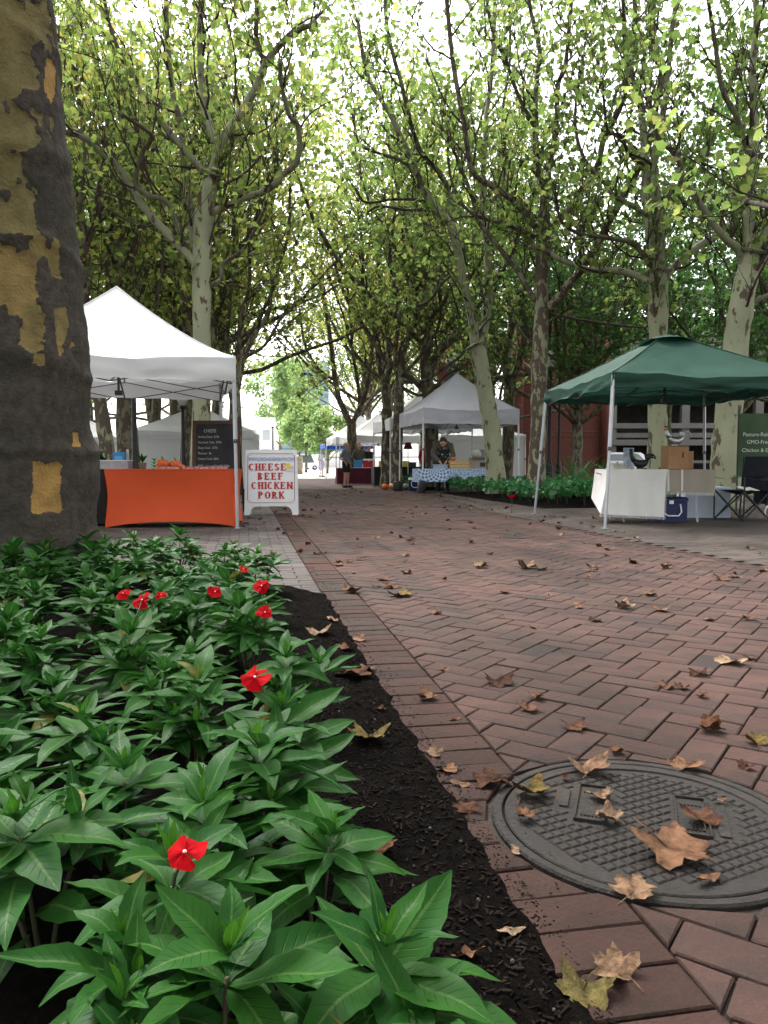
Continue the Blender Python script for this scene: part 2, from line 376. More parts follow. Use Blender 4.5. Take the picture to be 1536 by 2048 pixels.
def lay(polys, parent, mat, name, limit=300, h=.05, jz=.002, bev=.0035, zoff=0.0):
    # the largest bricks in view become objects of their own, the rest is joined
    items = []
    for p in polys:
        if len(p) < 3 or area(p) < .0012: continue
        c = Vector((sum(q[0] for q in p) / len(p), sum(q[1] for q in p) / len(p), 0))
        items.append((c, p))
    vis = sorted([i for i in range(len(items)) if inview(items[i][0], 30)], key=lambda i: items[i][0].length)
    own = set(vis[:limit]); rest = MB()
    for i, (c, p) in enumerate(items):
        z = zoff + rng.uniform(-jz, jz)
        q = [(a[0] - c.x + rng.uniform(-.0016, .0016), a[1] - c.y + rng.uniform(-.0016, .0016)) for a in p]
        tx, ty = rng.uniform(-.012, .012), rng.uniform(-.012, .012)
        if i in own:
            b = MB(); b.prism(q, -h, 0, bev); link(name, b.mesh(name, mat, False), parent, (c.x, c.y, z), (tx, ty, 0))
        else:
            b = MB(); b.prism(q, -h * .4, 0, bev if c.length < 12 else 0)
            rest.add([(v[0] + c.x, v[1] + c.y, v[2] + z - tx * v[1] + ty * v[0]) for v in b.v], b.f, rng.random())
    if rest.n: stuff(rest.build(name + '_field', mat, parent, attr='rnd'))

J = .0048
def rect(o, a, b, L, Wd):                 # rectangle with joints taken off
    return [tuple((o + a * x + b * y)[:2]) for x, y in ((J / 2, J / 2), (L - J / 2, J / 2), (L - J / 2, Wd - J / 2), (J / 2, Wd - J / 2))]
ax = Vector((math.cos(R(55.2)), math.sin(R(55.2)), 0)); bx_ = Vector((-ax.y, ax.x, 0))
polys = []; u = BWd
n2 = (N_.x, N_.y)
for i in range(-260, 320):
    for j in range(-110, 130):
        o = ax * (i + 2 * j) * u + bx_ * (i - 2 * j) * u
        s, t = to_st(o)
        if not (SL - .3 < s < s_right(t) + .3 and -.3 < t < 25.5): continue
        for off, a, b in ((Vector((0, 0, 0)), ax, bx_), (bx_ * u + ax * u, bx_, -ax)):
            p = rect(o + off, a, b, 2 * u, u)
            c = Vector((sum(q[0] for q in p) / 4, sum(q[1] for q in p) / 4, 0)); s2, t2 = to_st(c)
            p = clip(p, (-n2[0], -n2[1]), -(SL + BL + .004)); 
            if p: p = clip(p, n2, s_right(t2) - .115)
            if not p: continue
            d = c - MH
            if d.length < MHR + .2:
                d.normalize(); p = clip(p, (-d.x, -d.y), -(MH.dot(d) + MHR + .012))
            if p: polys.append(p)
lay(polys, path, m_brick, 'brick')
polys = []
t = -.4
while t < 26:                             # soldier course along the bed
    w = BWd * 1.0
    p = rect(st(SL, t), N_, U_, BL, w)
    c = Vector((sum(q[0] for q in p) / 4, sum(q[1] for q in p) / 4, 0)); d = c - MH
    if d.length < MHR + .2: d.normalize(); p = clip(p, (-d.x, -d.y), -(MH.dot(d) + MHR + .012))
    if p: polys.append(p)
    t += w
t = -.4
while t < 26:                             # single line of stretchers along the far side
    polys.append(rect(st(s_right(t) - .11, t), N_, U_, BWd, BL * .98)); t += BL
lay(polys, path, m_edge, 'edging_brick', 300)
def running(parent, mat, name, s0, s1, t0, t1, inside, lim):
    P = []; k = 0; t = t0
    while t < t1:
        s = s0 - (k % 2) * BL / 2
        while s < s1:
            p = rect(st(s, t), N_, U_, BL, BWd); c = st(s + BL / 2, t + BWd / 2)
            if inside(c) and inview(c, 80): P.append(p)
            s += BL
        t += BWd; k += 1
    lay([clip(clip(p, n2, SL - .006) if s0 < 0 else p, (-n2[0], -n2[1]), -(SR + .004) if s0 > 0 else 1e3) for p in P], parent, mat, name, lim, jz=.0012, bev=.003, zoff=-.004)
BED_A, BED_B = gnd(653, 1190), Vector((-3.6, 7.4, 0))
def behind_bed(c):
    d = BED_B - BED_A; return (c.x - BED_A.x) * d.y - (c.y - BED_A.y) * d.x < 0 if False else (c.y - BED_A.y) > (c.x - BED_A.x) * d.y / d.x
running(pav_l, m_paver, 'paver', -6.5, SL + .01, 4.6, 15, behind_bed, 300)
def bedr(c):
    s, t = to_st(c); return 5.45 < s < 9 and 13.6 < t < 22
running(pav_r, m_paver2, 'paver', SR + .01, 9.5, 5.5, 16, lambda c: to_st(c)[0] > s_right(to_st(c)[1]) + .01 and not bedr(c), 300)
g = MB(); g.add([st(-9, 15, -.006), st(SL - .01, 15, -.006), st(SL - .01, 44, -.006), st(-9, 44, -.006)], [(0, 1, 2, 3)])
struct(g.build('paving_far', m_paver))
g = MB(); g.add([st(5.1, 16, -.008), st(20, 16, -.008), st(20, 44, -.008), st(5.1, 44, -.008)], [(0, 1, 2, 3)])
struct(g.build('paving_far', m_paver2))
g = MB(); g.add([st(SL, 25.3, -.003), st(5.05, 25.3, -.003), st(5.05, 44.2, -.003), st(SL, 44.2, -.003)], [(0, 1, 2, 3)])
struct(g.build('path_far', m_brick))

# ---------------------------------------------------------------- manhole cover
mh = thing('manhole_cover', 'round cast iron manhole cover with raised diamond tread in the brick path', 'manhole cover', (MH.x, MH.y, 0), R(-18))
RC = MHR * .915
g = MB(); g.lathe([(RC + .008, -.05), (RC + .006, .0), (RC + .008, .002), (MHR - .004, .002), (MHR, -.003), (MHR, -.05)], 96); g.f = g.f[:-2]; g.a = g.a[:-2]
g.build('frame', m_iron, mh)
g = MB(); g.lathe([(RC, -.05), (RC, -.001), (RC - .003, .002), (RC * .9, .002), (RC * .895, -.0025), (.001, -.0025)], 96); g.f = g.f[:-2]; g.a = g.a[:-2]
g.build('cover_plate', m_iron, mh)
panels = [(-.125, .045, .07, .2), (.1, .045, .07, .2)]
thin = [(-.19, .06, .02, .1), (.165, .05, .024, .18)]
q = .0114
bm_ = MB(); bm_.prism([(-q, -q), (q, -q), (q, q), (-q, q)], -.006, 0, .0025); blk = bm_.mesh('tread_block', m_iron, False)
cells = []
for i in range(-20, 21):
    for j in range(-20, 21):
        x, y = (i + .5) * .027, (j + .5) * .027
        x, y = (x - y) * .7071, (x + y) * .7071
        if math.hypot(x, y) > RC * .895 - .018: continue
        if any(abs(x - a) < w / 2 + .016 and abs(y - b) < h / 2 + .016 for a, b, w, h in panels + thin): continue
        cells.append((x, y))
cells.sort(key=lambda c: c[1]); rest = MB()
for k, (x, y) in enumerate(cells):
    if k < 300: link('tread_block', blk, mh, (x, y, .0012 + rng.uniform(-.0006, .0006)), (0, 0, R(45)))
    else: rest.box((x, y, -.001), (2 * q, 2 * q, .006), R(45))
if rest.n: stuff(rest.build('tread_rest', m_iron, mh))
for a, b, w, h in panels:
    g = MB(); g.box((a, b, -.002), (w, h, .004)); p = g.build('pick_panel', m_iron, mh)
    g = MB()
    for e in (-1, 1): g.box((a + e * w / 2, b, .001), (.004, h, .01)); g.box((a, b + e * h / 2, .0012), (w - .005, .004, .01))
    for e in range(6): g.box((a - w * .3 + e * w * .12, b + h * .33, .001), (.004, .016, .004)); g.box((a - w * .3 + e * w * .12, b - h * .33, .001), (.004, .016, .004))
    g.build('panel_rim', m_iron, p)
for a, b, w, h in thin:
    g = MB(); g.box((a, b, -.001), (w, h, .006)); g.build('bar_pad', m_iron, mh)

# ================================================================ left flower bed
def bedz(x, y):
    s, t = to_st(Vector((x, y, 0)))
    rise = .035 * min(1, max(0, (SL - .02 - s) / .5)) - .6 * max(0, s - SL - .004)
    return .006 + rise + .025 * noise.noise(Vector((x * 3, y * 3, 0))) * min(1, max(0, (SL - s) / .2)) + .012 * noise.noise(Vector((x * 14, y * 14, 3)))
g = MB()
def bedpt(u, v):
    t = -.2 + (v ** 1.3) * 8.2; s1 = SL + .022 + .03 * noise.noise(Vector((t * 5, 0, 7))) + .015 * noise.noise(Vector((t * 21, 0, 3)))
    s0 = -5.0
    s = s1 + (s0 - s1) * u ** 1.8
    p = st(s, t)
    lim = BED_A.y + (p.x - BED_A.x) * (BED_B.y - BED_A.y) / (BED_B.x - BED_A.x)
    if p.y > lim: p.y = lim
    return (p.x, p.y, bedz(p.x, p.y))
g.grid(bedpt, 110, 260); struct(g.build('flower_bed_soil', m_soil, smooth=True))
g = MB()
for k in range(9000):
    t = .6 + 5.6 * rng.random() ** 1.7; s = SL + .05 - rng.random() ** 1.5 * (.25 + t * .4)
    if rng.random() < .05: s = SL + abs(rng.gauss(0, .07))
    p = st(s, t); on = s > SL
    if not on and p.y > BED_A.y - .03 + (p.x - BED_A.x) * (BED_B.y - BED_A.y) / (BED_B.x - BED_A.x): continue
    L = rng.uniform(.004, .02) * (.35 if on else 1); w = rng.uniform(.002, .006) * (.5 if on else 1)
    Mx = Matrix.Rotation(rng.uniform(0, 6.28), 3, 'Z') @ Matrix.Rotation(rng.uniform(-.5, .5) * (.2 if on else 1), 3, 'Y')
    g.box((p.x, p.y, (0 if on else bedz(p.x, p.y)) + .002), (L, w, .0015 if on else .003), M=Mx, a=rng.random())
stuff(g.build('mulch_chips', m_chip, attr='rnd'))
g = MB()
for k in range(90):
    t = .7 + 3 * rng.random() ** 1.6; s = SL - .01 - rng.random() * .5; p = st(s, t); r = rng.uniform(.0015, .0045)
    g.ball((p.x, p.y, bedz(p.x, p.y) + r), r, 5)
stuff(g.build('pebbles', M('pebble', (.1, .095, .09), (.05, .045, .04), 40, .9)))

# ---- impatiens leaf: lanceolate, toothed edge, folded on the midrib; uv drives the pale veins
def leaf_mesh(name, mat, L=.12, Wd=.036, arch=.5, fold=.25, twist=0.0, seed=0):
    r = random.Random(seed); vs = []; uv = []; fs = []; n = 11
    for i in range(n + 1):
        u = i / n
        w = Wd / 2 * (math.sin(math.pi * min(1, u * 1.02) ** .82) ** .8) * (1 + .08 * (i % 2) - .04) if 0 < i < n else .0008
        if u < .12: w = max(.0016, w * (u / .12) ** 2)
        x = L * (u - .12 * arch * u * u); z = L * (.12 * u - arch * .42 * u * u) + L * .012 * math.sin(u * 11 + seed)
        tw = twist * u
        for k in (-1, -.5, 0, .5, 1):
            y = w * k; zz = abs(y) * fold - abs(k * (1 - abs(k))) * w * .25
            vs.append((x - abs(k) * .15 * w * 0, y * math.cos(tw) - zz * math.sin(tw), z + zz * math.cos(tw) + y * math.sin(tw) + (r.uniform(-.0012, .0012) if abs(k) == 1 else 0)))
            uv.append((u, k))
    for i in range(n):
        for j in range(4): fs.append((i * 5 + j, (i + 1) * 5 + j, (i + 1) * 5 + j + 1, i * 5 + j + 1))
    me = bpy.data.meshes.new(name); me.from_pydata(vs, [], fs); me.materials.append(mat)
    ul = me.uv_layers.new(name='uv')
    for lp in me.loops: ul.data[lp.index].uv = uv[lp.vertex_index]
    me.polygons.foreach_set('use_smooth', [True] * len(me.polygons)); me.update(); return me
def impatiens_mat(name, c1, c2, vein):
    m = bpy.data.materials.new(name); m.use_nodes = True; t = m.node_tree; N = t.nodes; L = t.links; b = N['Principled BSDF']
    b.inputs['Roughness'].default_value = .45; b.inputs['Specular IOR Level'].default_value = .1
    uvn = N.new('ShaderNodeUVMap'); sx = N.new('ShaderNodeSeparateXYZ'); L.new(uvn.outputs[0], sx.inputs[0])
    def mt(op, a, b_=None):
        k = N.new('ShaderNodeMath'); k.operation = op
        for i, q in enumerate((a, b_)):
            if q is None: continue
            if isinstance(q, (int, float)): k.inputs[i].default_value = q
            else: L.new(q, k.inputs[i])
        return k.outputs[0]
    def rg(src, a, c, lo=0.0, hi=1.0):
        r = N.new('ShaderNodeMapRange'); r.inputs[1].default_value = a; r.inputs[2].default_value = c; r.inputs[3].default_value = lo; r.inputs[4].default_value = hi; L.new(src, r.inputs[0]); return r.outputs[0]
    def mix(f, x, y):
        k = N.new('ShaderNodeMix'); k.data_type = 'RGBA'; L.new(f, k.inputs[0])
        for i, q in ((6, x), (7, y)):
            if isinstance(q, tuple): k.inputs[i].default_value = (*q, 1)
            else: L.new(q, k.inputs[i])
        return k.outputs[2]
    av = mt('ABSOLUTE', sx.outputs[1])
    mid = rg(av, .11, .03)
    side = mt('SINE', mt('MULTIPLY', mt('SUBTRACT', sx.outputs[0], mt('MULTIPLY', av, .16)), 68))
    sv = mt('MULTIPLY', rg(side, .82, .98), rg(av, 1, .2, 0, .3))
    tc = N.new('ShaderNodeTexCoord'); nz = N.new('ShaderNodeTexNoise'); nz.inputs['Scale'].default_value = 30; nz.inputs['Detail'].default_value = 5; L.new(tc.outputs['Object'], nz.inputs[0])
    oi = N.new('ShaderNodeObjectInfo')
    c = mix(rg(nz.outputs[0], .35, .65), c1, c2)
    c = mix(mt('MULTIPLY', oi.outputs['Random'], .55), c, (c2[0] * 1.7, c2[1] * 1.35, c2[2] * 1.1))
    c = mix(sv, c, (c1[0] * .45, c1[1] * .5, c1[2] * .5))
    c = mix(mt('MULTIPLY', mid, .6), c, vein)
    c = mix(mt('MULTIPLY', rg(oi.outputs['Random'], .974, .986), rg(nz.outputs[0], .4, .6, .2, .9)), c, (.17, .13, .03))
    L.new(c, b.inputs['Base Color'])
    bp = N.new('ShaderNodeBump'); bp.inputs['Strength'].default_value = .5; bp.inputs['Distance'].default_value = .004; L.new(mt('SUBTRACT', rg(nz.outputs[0], 0, 1, 0, .5), sv), bp.inputs['Height']); L.new(bp.outputs[0], b.inputs['Normal'])
    tr = N.new('ShaderNodeBsdfTranslucent'); L.new(c, tr.inputs[0]); mx = N.new('ShaderNodeMixShader'); mx.inputs[0].default_value = .25
    L.new(b.outputs[0], mx.inputs[1]); L.new(tr.outputs[0], mx.inputs[2]); L.new(mx.outputs[0], N['Material Output'].inputs[0]); return m
m_imp = impatiens_mat('impatiens_leaf', (.01, .059, .011), (.02, .083, .013), (.1, .18, .05))
m_imp2 = impatiens_mat('impatiens_young', (.03, .13, .012), (.045, .15, .013), (.14, .23, .05))
m_stem = M('impatiens_stem', (.03, .045, .015), (.055, .03, .018), 20, .6)
m_petal = M('red_petal', (.42, .003, .006), (.32, .002, .008), 30, .7, .25, 60, trans=.25, spec=.04)
m_eye = M('flower_eye', (.8, .6, .6), None, 5, .6)
LV = [leaf_mesh('leaf', m_imp, .152, .047, a, f, tw, k) for k, (a, f, tw) in enumerate(((.55, .22, 0), (.35, .3, .25), (.8, .18, -.25), (.1, .35, .15), (.6, .1, .4), (1.0, .25, -.1)))]
LY = [leaf_mesh('leaf', m_imp2, .125, .036, a, .5, tw, 20 + k) for k, (a, tw) in enumerate(((-.15, .1), (.1, -.2)))]
def plant_proto(seed):
    r = random.Random(seed)
    o = thing('impatiens_plant', 'x', 'plant')
    b = MB(); tops = [(0, 0, .21)]
    for k in range(r.choice((2, 3))):
        a = r.uniform(0, 6.28); d = r.uniform(.06, .1); tops.append((d * math.cos(a), d * math.sin(a), r.uniform(.13, .18)))
    for p in tops:
        P = [Vector((0, 0, -.05)), Vector((p[0] * .4, p[1] * .4, .06)), Vector((p[0], p[1], p[2] - .012))]; b.tube(P, [.0045, .004, .003], 6)
    b.build('stem', m_stem, o, True)
    for ti, p in enumerate(tops):
        whorls = ((8, .98, 8, .0), (5, .68, 38, .012), (3, .36, 62, .018)) if ti == 0 else ((6, .85, 4, 0), (4, .55, 38, .01), (2, .3, 62, .015))
        for wi, (n, sc_, el, dz) in enumerate(whorls):
            a0 = r.uniform(0, 6.28)
            for k in range(n):
                a = a0 + 2 * math.pi * k / n + r.uniform(-.25, .25); e = R(el + r.uniform(-14, 14))
                me = r.choice(LY) if wi == 2 else r.choice(LV)
                link('leaf', me, o, (p[0], p[1], p[2] + dz - (.02 if wi == 0 else 0)), (r.uniform(-.45, .45), -e, a), (lambda q: (q * r.uniform(.85, 1.15), q * r.uniform(.75, 1.3), q))(sc_ * r.uniform(.75, 1.15)))
        if ti == 0:
            for k in range(11):
                a = k * 2.4 + r.uniform(-.3, .3); link('leaf', r.choice(LV), o, (.02 * math.cos(a), .02 * math.sin(a), .05 + .1 * k / 9), (r.uniform(-.3, .3), R(r.uniform(-22, 10)), a), r.uniform(.95, 1.2))
    return o
protos = [plant_proto(40 + k) for k in range(6)]
spots = []
named = [(715, 1915, 'impatiens plant standing alone at the bed edge nearest the camera', 1.06), (430, 1965, 'impatiens plant at the bottom of the picture with one tall upright leaf', 1.1),
         (75, 1690, 'large impatiens plant at the left picture edge below the flowering ones', 1.1), (635, 1650, 'impatiens plant by the mulch directly behind the foremost one', .95)]
for px, py, lb, k in named: p = gnd(px, py, .24); spots.append((p.x, p.y, lb, k))
for px, py in ((430, 1640), (330, 1800), (160, 1480), (570, 1445), (390, 1400), (585, 1330), (-60, 1600), (250, 1560)):
    p = gnd(px, py, .24); spots.append((p.x, p.y, None, 1.05))
TREE0 = Vector(((8 - 768) / F * 5.6, 5.6, 0))
for k in range(9000):
    y = rng.uniform(1.2, 7.2); x = rng.uniform(-4.2, .2)
    p = Vector((x, y, 0)); s, t = to_st(p)
    if s > .1 - .05 * rng.random(): continue
    if y > BED_A.y - .12 + (x - BED_A.x) * (BED_B.y - BED_A.y) / (BED_B.x - BED_A.x): continue
    a, b = proj((x, y, .25))
    if not (-110 < a < 1400): continue
    if (p - TREE0).length < .62: continue
    md = .225 if y < 3 else .25
    if any((x - q[0]) ** 2 + (y - q[1]) ** 2 < md * md for q in spots): continue
    spots.append((x, y, None, rng.uniform(.85, 1.18)))
plants = []
for i, (x, y, lb, k) in enumerate(spots):
    o = protos[i] if i < 6 else copy_tree(protos[rng.randrange(6)])
    o.location = (x, y, bedz(x, y)); o.rotation_euler = (rng.uniform(-.12, .12), rng.uniform(-.12, .12), rng.uniform(0, 6.28)); o.scale = (k, k, k * rng.uniform(.9, 1.1))
    tag(o, lb or 'leafy green impatiens plant without flowers in the dense left flower bed', 'plant', 'impatiens plants in the left flower bed'); plants.append(o)
ORD = ['first', 'second', 'third'] + [str(i) + 'th' for i in range(4, 60)]
for i in range(21, 60): ORD[i - 1] = str(i) + ({1: 'st', 2: 'nd', 3: 'rd'}.get(i % 10, 'th'))
# flowers: five broad petals round a pale eye, parts of the plant they grow from
def petal_mesh(k):
    g = MB()
    def fn(u, v):
        a = (u - .5) * 1.35; r = .036 * v * (1 - .1 * max(0, math.cos(a * 4.6)) * v) * (1.04 - 1.3 * abs(u - .5) ** 2.2)
        return (r * math.cos(a) + .001, r * math.sin(a) * 1.1, .006 * v * v * math.cos(2 * a + k) - .005 * v + .0015 * math.sin(u * 7 + k))
    g.grid(fn, 8, 5); return g.mesh('petal', m_petal, True)
PET = [petal_mesh(k) for k in range(3)]
flw = [(370, 1705, .78, 'impatiens plant with the large red flower in the lower left'), (510, 1355, .95, 'impatiens plant with a red flower near the bed edge, midway'), (284, 1200, .95, 'impatiens plant with a red flower, left of the bed middle'),
       (246, 1187, .8, None), (430, 1184, .8, 'impatiens plant with a small red flower between two others at the back'), (523, 1172, 1.0, 'impatiens plant with a red flower beside the grey paving'),
       (487, 1138, .7, 'impatiens plant bearing the farthest red flower of the bed'), (530, 1225, .8, 'impatiens plant with a half hidden red flower by the bed edge'), (322, 1190, .6, None)]
for px, py, k, lb in flw:
    z = .34 if py > 1300 else .33
    p = gnd(px, py, z)
    par = min(plants, key=lambda o: (o.location - Vector((p.x, p.y, 0))).length + (0 if lb is None or 'without' in o['label'] or o['label'] == lb else .15))
    if lb and 'without' in par['label']: par['label'] = lb
    mw = Matrix.LocRotScale(par.location, par.rotation_euler, par.scale).inverted()
    d = (camo.location - p).normalized(); d = (d * .75 + Vector((rng.uniform(-.3, .3), rng.uniform(-.2, .2), .75))).normalized()
    q = d.to_track_quat('Z', 'Y')
    L_ = mw @ Matrix.LocRotScale(p, q, Vector((k, k, k)))
    g = MB(); g.ball((0, 0, .002), .0035, 8); f = g.build('flower', m_eye, par, True); f.matrix_local = L_
    for j in range(5): link('petal', PET[j % 3], f, (0, 0, .001 * j), (rng.uniform(-.3, .3), rng.uniform(-.35, .45), j * 1.2566 + rng.uniform(-.22, .22)), rng.uniform(.78, 1.15))
    base = par.location + Vector((0, 0, .16)); a = mw @ base; c = mw @ p
    g = MB(); g.tube([a, (a + c) / 2 + Vector((0, 0, .02)), c], .0018, 5); g.build('flower_stalk', m_stem, par, True)

free = sorted([o for o in plants if 'without' in o['label']], key=lambda o: o.location.y)
edge = [o for o in free if to_st(o.location)[0] > -.12]
for i, o in enumerate(edge): o['label'] = 'flowerless impatiens plant along the mulch edge, %s from the camera' % ORD[i]
rear = [o for o in free if o not in edge and o.location.y > BED_A.y - .45 + (o.location.x - BED_A.x) * (BED_B.y - BED_A.y) / (BED_B.x - BED_A.x)]
for i, o in enumerate(sorted(rear, key=lambda o: -o.location.x)): o['label'] = 'flowerless impatiens plant in the rear row by the paving, %s from the right' % ORD[i]
for o in free:
    if 'without' not in o['label']: continue
    a = proj(o.location)[0]
    if (o.location - TREE0).length < 1.25: o['label'] = 'flowerless impatiens plant round the foot of the thick old trunk'
    elif o.location.y < 2.2: o['label'] = 'flowerless impatiens plant among the nearest ones, inside the bed'
    elif a < 260: o['label'] = 'flowerless impatiens plant in the left part of the bed before the trunk'
    else: o['label'] = 'flowerless impatiens plant in the middle of the dense bed'
# ================================================================ fallen plane leaves
def dry_leaf(k, kind):
    r = random.Random(300 + k); g = MB(); n = 40; rings = 4; vs = []
    c1, c2, c3 = r.uniform(-1, 1), r.uniform(-1, 1), r.uniform(.3, 1.2)
    def rad(a):
        if kind == 1: return .5 / math.sqrt((math.cos(a) / 1.0) ** 2 + (math.sin(a) / .36) ** 2) * (1 + .05 * math.sin(13 * a))
        d = min(abs((a - b + math.pi) % (2 * math.pi) - math.pi) / w for b, w in ((0, .48), (1.0, .45), (-1.0, .45), (2.05, .5), (-2.05, .5)))
        return .5 * (.66 + .34 * max(0, 1 - d) ** .8) * (1 + .09 * math.sin(21 * a + k) + .05 * math.sin(37 * a)) * (.75 if abs(a) > 2.6 else 1)
    for i in range(rings + 1):
        for j in range(n):
            a = 2 * math.pi * j / n - math.pi; q = rad(a) * (i / rings) + .001
            x, y = q * math.cos(a), q * math.sin(a)
            z = .5 * c1 * x * y * 2 + .9 * c3 * x * x * (1 if c2 > 0 else .3) + .85 * abs(y) ** 1.5 * (1 - .6 * c1) + .05 * math.sin(13 * x + c1 * 5) * math.cos(11 * y + c2 * 4) + .09 * (i / rings) ** 2 * math.sin(3 * a + k)
            vs.append((x, y, z))
    fs = [(i * n + j, i * n + (j + 1) % n, (i + 1) * n + (j + 1) % n, (i + 1) * n + j) for i in range(rings) for j in range(n)]
    zm = min(v[2] for v in vs); g.add([(a, b, c - zm) for a, b, c in vs], fs)
    if kind == 0: g.tube([(-.02, 0, -zm), (-.35, .05, -zm + .08), (-.6, .16, .05 - zm * .5)], [.012, .011, .014], 5)
    return g
def dryleaf_mat(name, stops, scale=4):
    m = M(name, (0, 0, 0), (1, 1, 1), scale, .8, .6, 14, spec=.08)
    t = m.node_tree; N = t.nodes; L = t.links; b = N['Principled BSDF']
    oi = N.new('ShaderNodeObjectInfo'); cr = N.new('ShaderNodeValToRGB'); L.new(oi.outputs['Random'], cr.inputs[0]); e = cr.color_ramp.elements
    e[0].position = 0; e[0].color = (*stops[0], 1); e[1].position = 1; e[1].color = (*stops[-1], 1)
    for i, c in enumerate(stops[1:-1]): x = e.new((i + 1) / (len(stops) - 1)); x.color = (*c, 1)
    tc = N.new('ShaderNodeTexCoord'); nz = N.new('ShaderNodeTexNoise'); nz.inputs['Scale'].default_value = 5; nz.inputs['Detail'].default_value = 8; L.new(tc.outputs['Object'], nz.inputs[0])
    r = N.new('ShaderNodeMapRange'); r.inputs[1].default_value = .36; r.inputs[2].default_value = .66; r.inputs[3].default_value = .45; r.inputs[4].default_value = 1.35; L.new(nz.outputs[0], r.inputs[0])
    h = N.new('ShaderNodeHueSaturation'); L.new(r.outputs[0], h.inputs['Value']); L.new(cr.outputs[0], h.inputs['Color']); L.new(h.outputs[0], b.inputs['Base Color'])
    return m
m_dry = dryleaf_mat('dry_leaf', [(.07, .032, .02), (.17, .088, .05), (.12, .05, .026), (.26, .175, .115), (.09, .046, .03), (.16, .08, .048), (.21, .13, .08)])
m_dryg = dryleaf_mat('dry_leaf_yellow', [(.13, .09, .03), (.16, .11, .04), (.1, .085, .03)])
m_dryd = dryleaf_mat('dry_leaf_dark', [(.045, .02, .013), (.08, .038, .023)])
DL = [dry_leaf(k, 0).mesh('fallen_leaf', m_dry, True) for k in range(9)]
DO = [dry_leaf(50 + k, 1).mesh('fallen_leaf', m_dry, True) for k in range(4)]
DG = [dry_leaf(70 + k, 0).mesh('fallen_leaf', m_dryg, True) for k in range(2)]
DD = [dry_leaf(80 + k, 0).mesh('fallen_leaf', m_dryd, True) for k in range(3)]
def on_ground(p):
    s, t = to_st(p)
    if (p - MH).length < MHR: return .005
    if s < SL and p.y < BED_A.y + (p.x - BED_A.x) * (BED_B.y - BED_A.y) / (BED_B.x - BED_A.x): return bedz(p.x, p.y)
    return .001
def put_leaf(px, py, w, me, lb, rz=None, tilt=None, group=None):
    p = gnd(px, py); z = on_ground(p); p = gnd(px, py, z)
    size = w * (p.y) / F * 1.08
    o = link('fallen_leaf', me, None, (p.x, p.y, z + .001), (rng.uniform(-.15, .15) if tilt is None else tilt, rng.uniform(-.15, .15), rng.uniform(0, 6.28) if rz is None else rz), (size, size, size * rng.uniform(.5, .85)))
    tag(o, lb, 'leaf', group or 'fallen leaves in the foreground'); return o
big = [(1335, 1700, 165, DL[2], 'largest brown leaf, lying flat with its stem up on the manhole cover'), (1180, 1542, 88, DL[3], 'tan curled leaf at the far rim of the manhole cover'), (1062, 1588, 80, DG[0], 'green and yellow curled leaf on the left of the manhole cover'),
       (1047, 1634, 46, DL[1], 'small orange-tan leaf near the left rim of the manhole cover'), (1200, 1594, 52, DL[5], 'reddish leaf on the left raised panel of the manhole cover, far end'), (1220, 1640, 60, DL[4], 'tan folded leaf on the left raised panel of the manhole cover, near end'),
       (1397, 1640, 80, DL[6], 'orange-brown leaf lying across the right raised panel of the manhole cover'), (1415, 1760, 68, DO[0], 'oval tan leaf on the near rim of the manhole cover'), (1267, 1785, 95, DL[7], 'reddish brown leaf half over the near edge of the manhole frame'),
       (1440, 1602, 32, DO[1], 'tiny oval leaf on the right side of the manhole cover'), (985, 1566, 80, DD[0], 'dark brown curled leaf at the left edge of the manhole frame'), (932, 1620, 56, DL[0], 'pale torn leaf on the edging bricks left of the manhole'),
       (1030, 1703, 42, DO[2], 'pale oval leaf on the edging bricks in front of the manhole'), (1165, 1985, 120, DG[1], 'mottled yellow-brown leaf at the bottom edge of the picture'), (1235, 1950, 105, DL[8], 'brown leaf touching the mottled yellow leaf at the bottom'),
       (938, 1912, 70, DO[3], 'pinkish oval leaf on the dark mulch near the bottom'), (1018, 1866, 70, DO[0], 'tan oval leaf on the mulch beside the edging bricks'), (752, 1704, 78, DL[1], 'tan leaf on the mulch beside an impatiens tip'),
       (738, 1478, 84, DG[0], 'brown and yellow folded leaf on the mulch by the plants'), (705, 1352, 82, DD[1], 'dark brown upright curled leaf on the mulch edge'), (640, 1268, 48, DL[3], 'pale crumpled leaf on the mulch near the bed corner'),
       (800, 1192, 52, DG[1], 'olive curled leaf on the path just past the edging course'), (703, 1184, 42, DL[5], 'reddish flat leaf on the edging course beyond the bed'), (997, 1366, 64, DD[2], 'brown leaf with upturned tip on the path left of the middle'),
       (1148, 1455, 54, DL[7], 'brown leaf standing on its stem just beyond the manhole'), (1462, 1325, 62, DL[0], 'brown leaf beside a small orange one at the right of the path'), (1500, 1317, 36, DL[2], 'small orange leaf at the right of the path'),
       (1398, 1350, 42, DD[0], 'brown leaf standing upright on the right of the path'), (1418, 1460, 62, DL[4], 'pale brown torn leaf on the path above the manhole'), (1512, 1487, 52, DG[0], 'yellow and brown leaf at the right picture edge above the manhole'),
       (1375, 1534, 70, DL[6], 'pale crumpled leaf on the far rim of the manhole frame'), (1490, 1535, 36, DL[3], 'small whitish leaf at the right above the manhole'), (852, 1397, 48, DL[8], 'thin tan leaf on the edging course left of the path'),
       (618, 1520, 50, DO[1], 'orange narrow leaf caught among the impatiens'), (1055, 1420, 48, DL[5], 'pale leaf pair, nearer one, on the path left of the middle'), (1072, 1398, 36, DL[1], 'pale leaf pair, farther one, on the path left of the middle')]
for px, py, w, me, lb in big: put_leaf(px, py, w, me, lb)
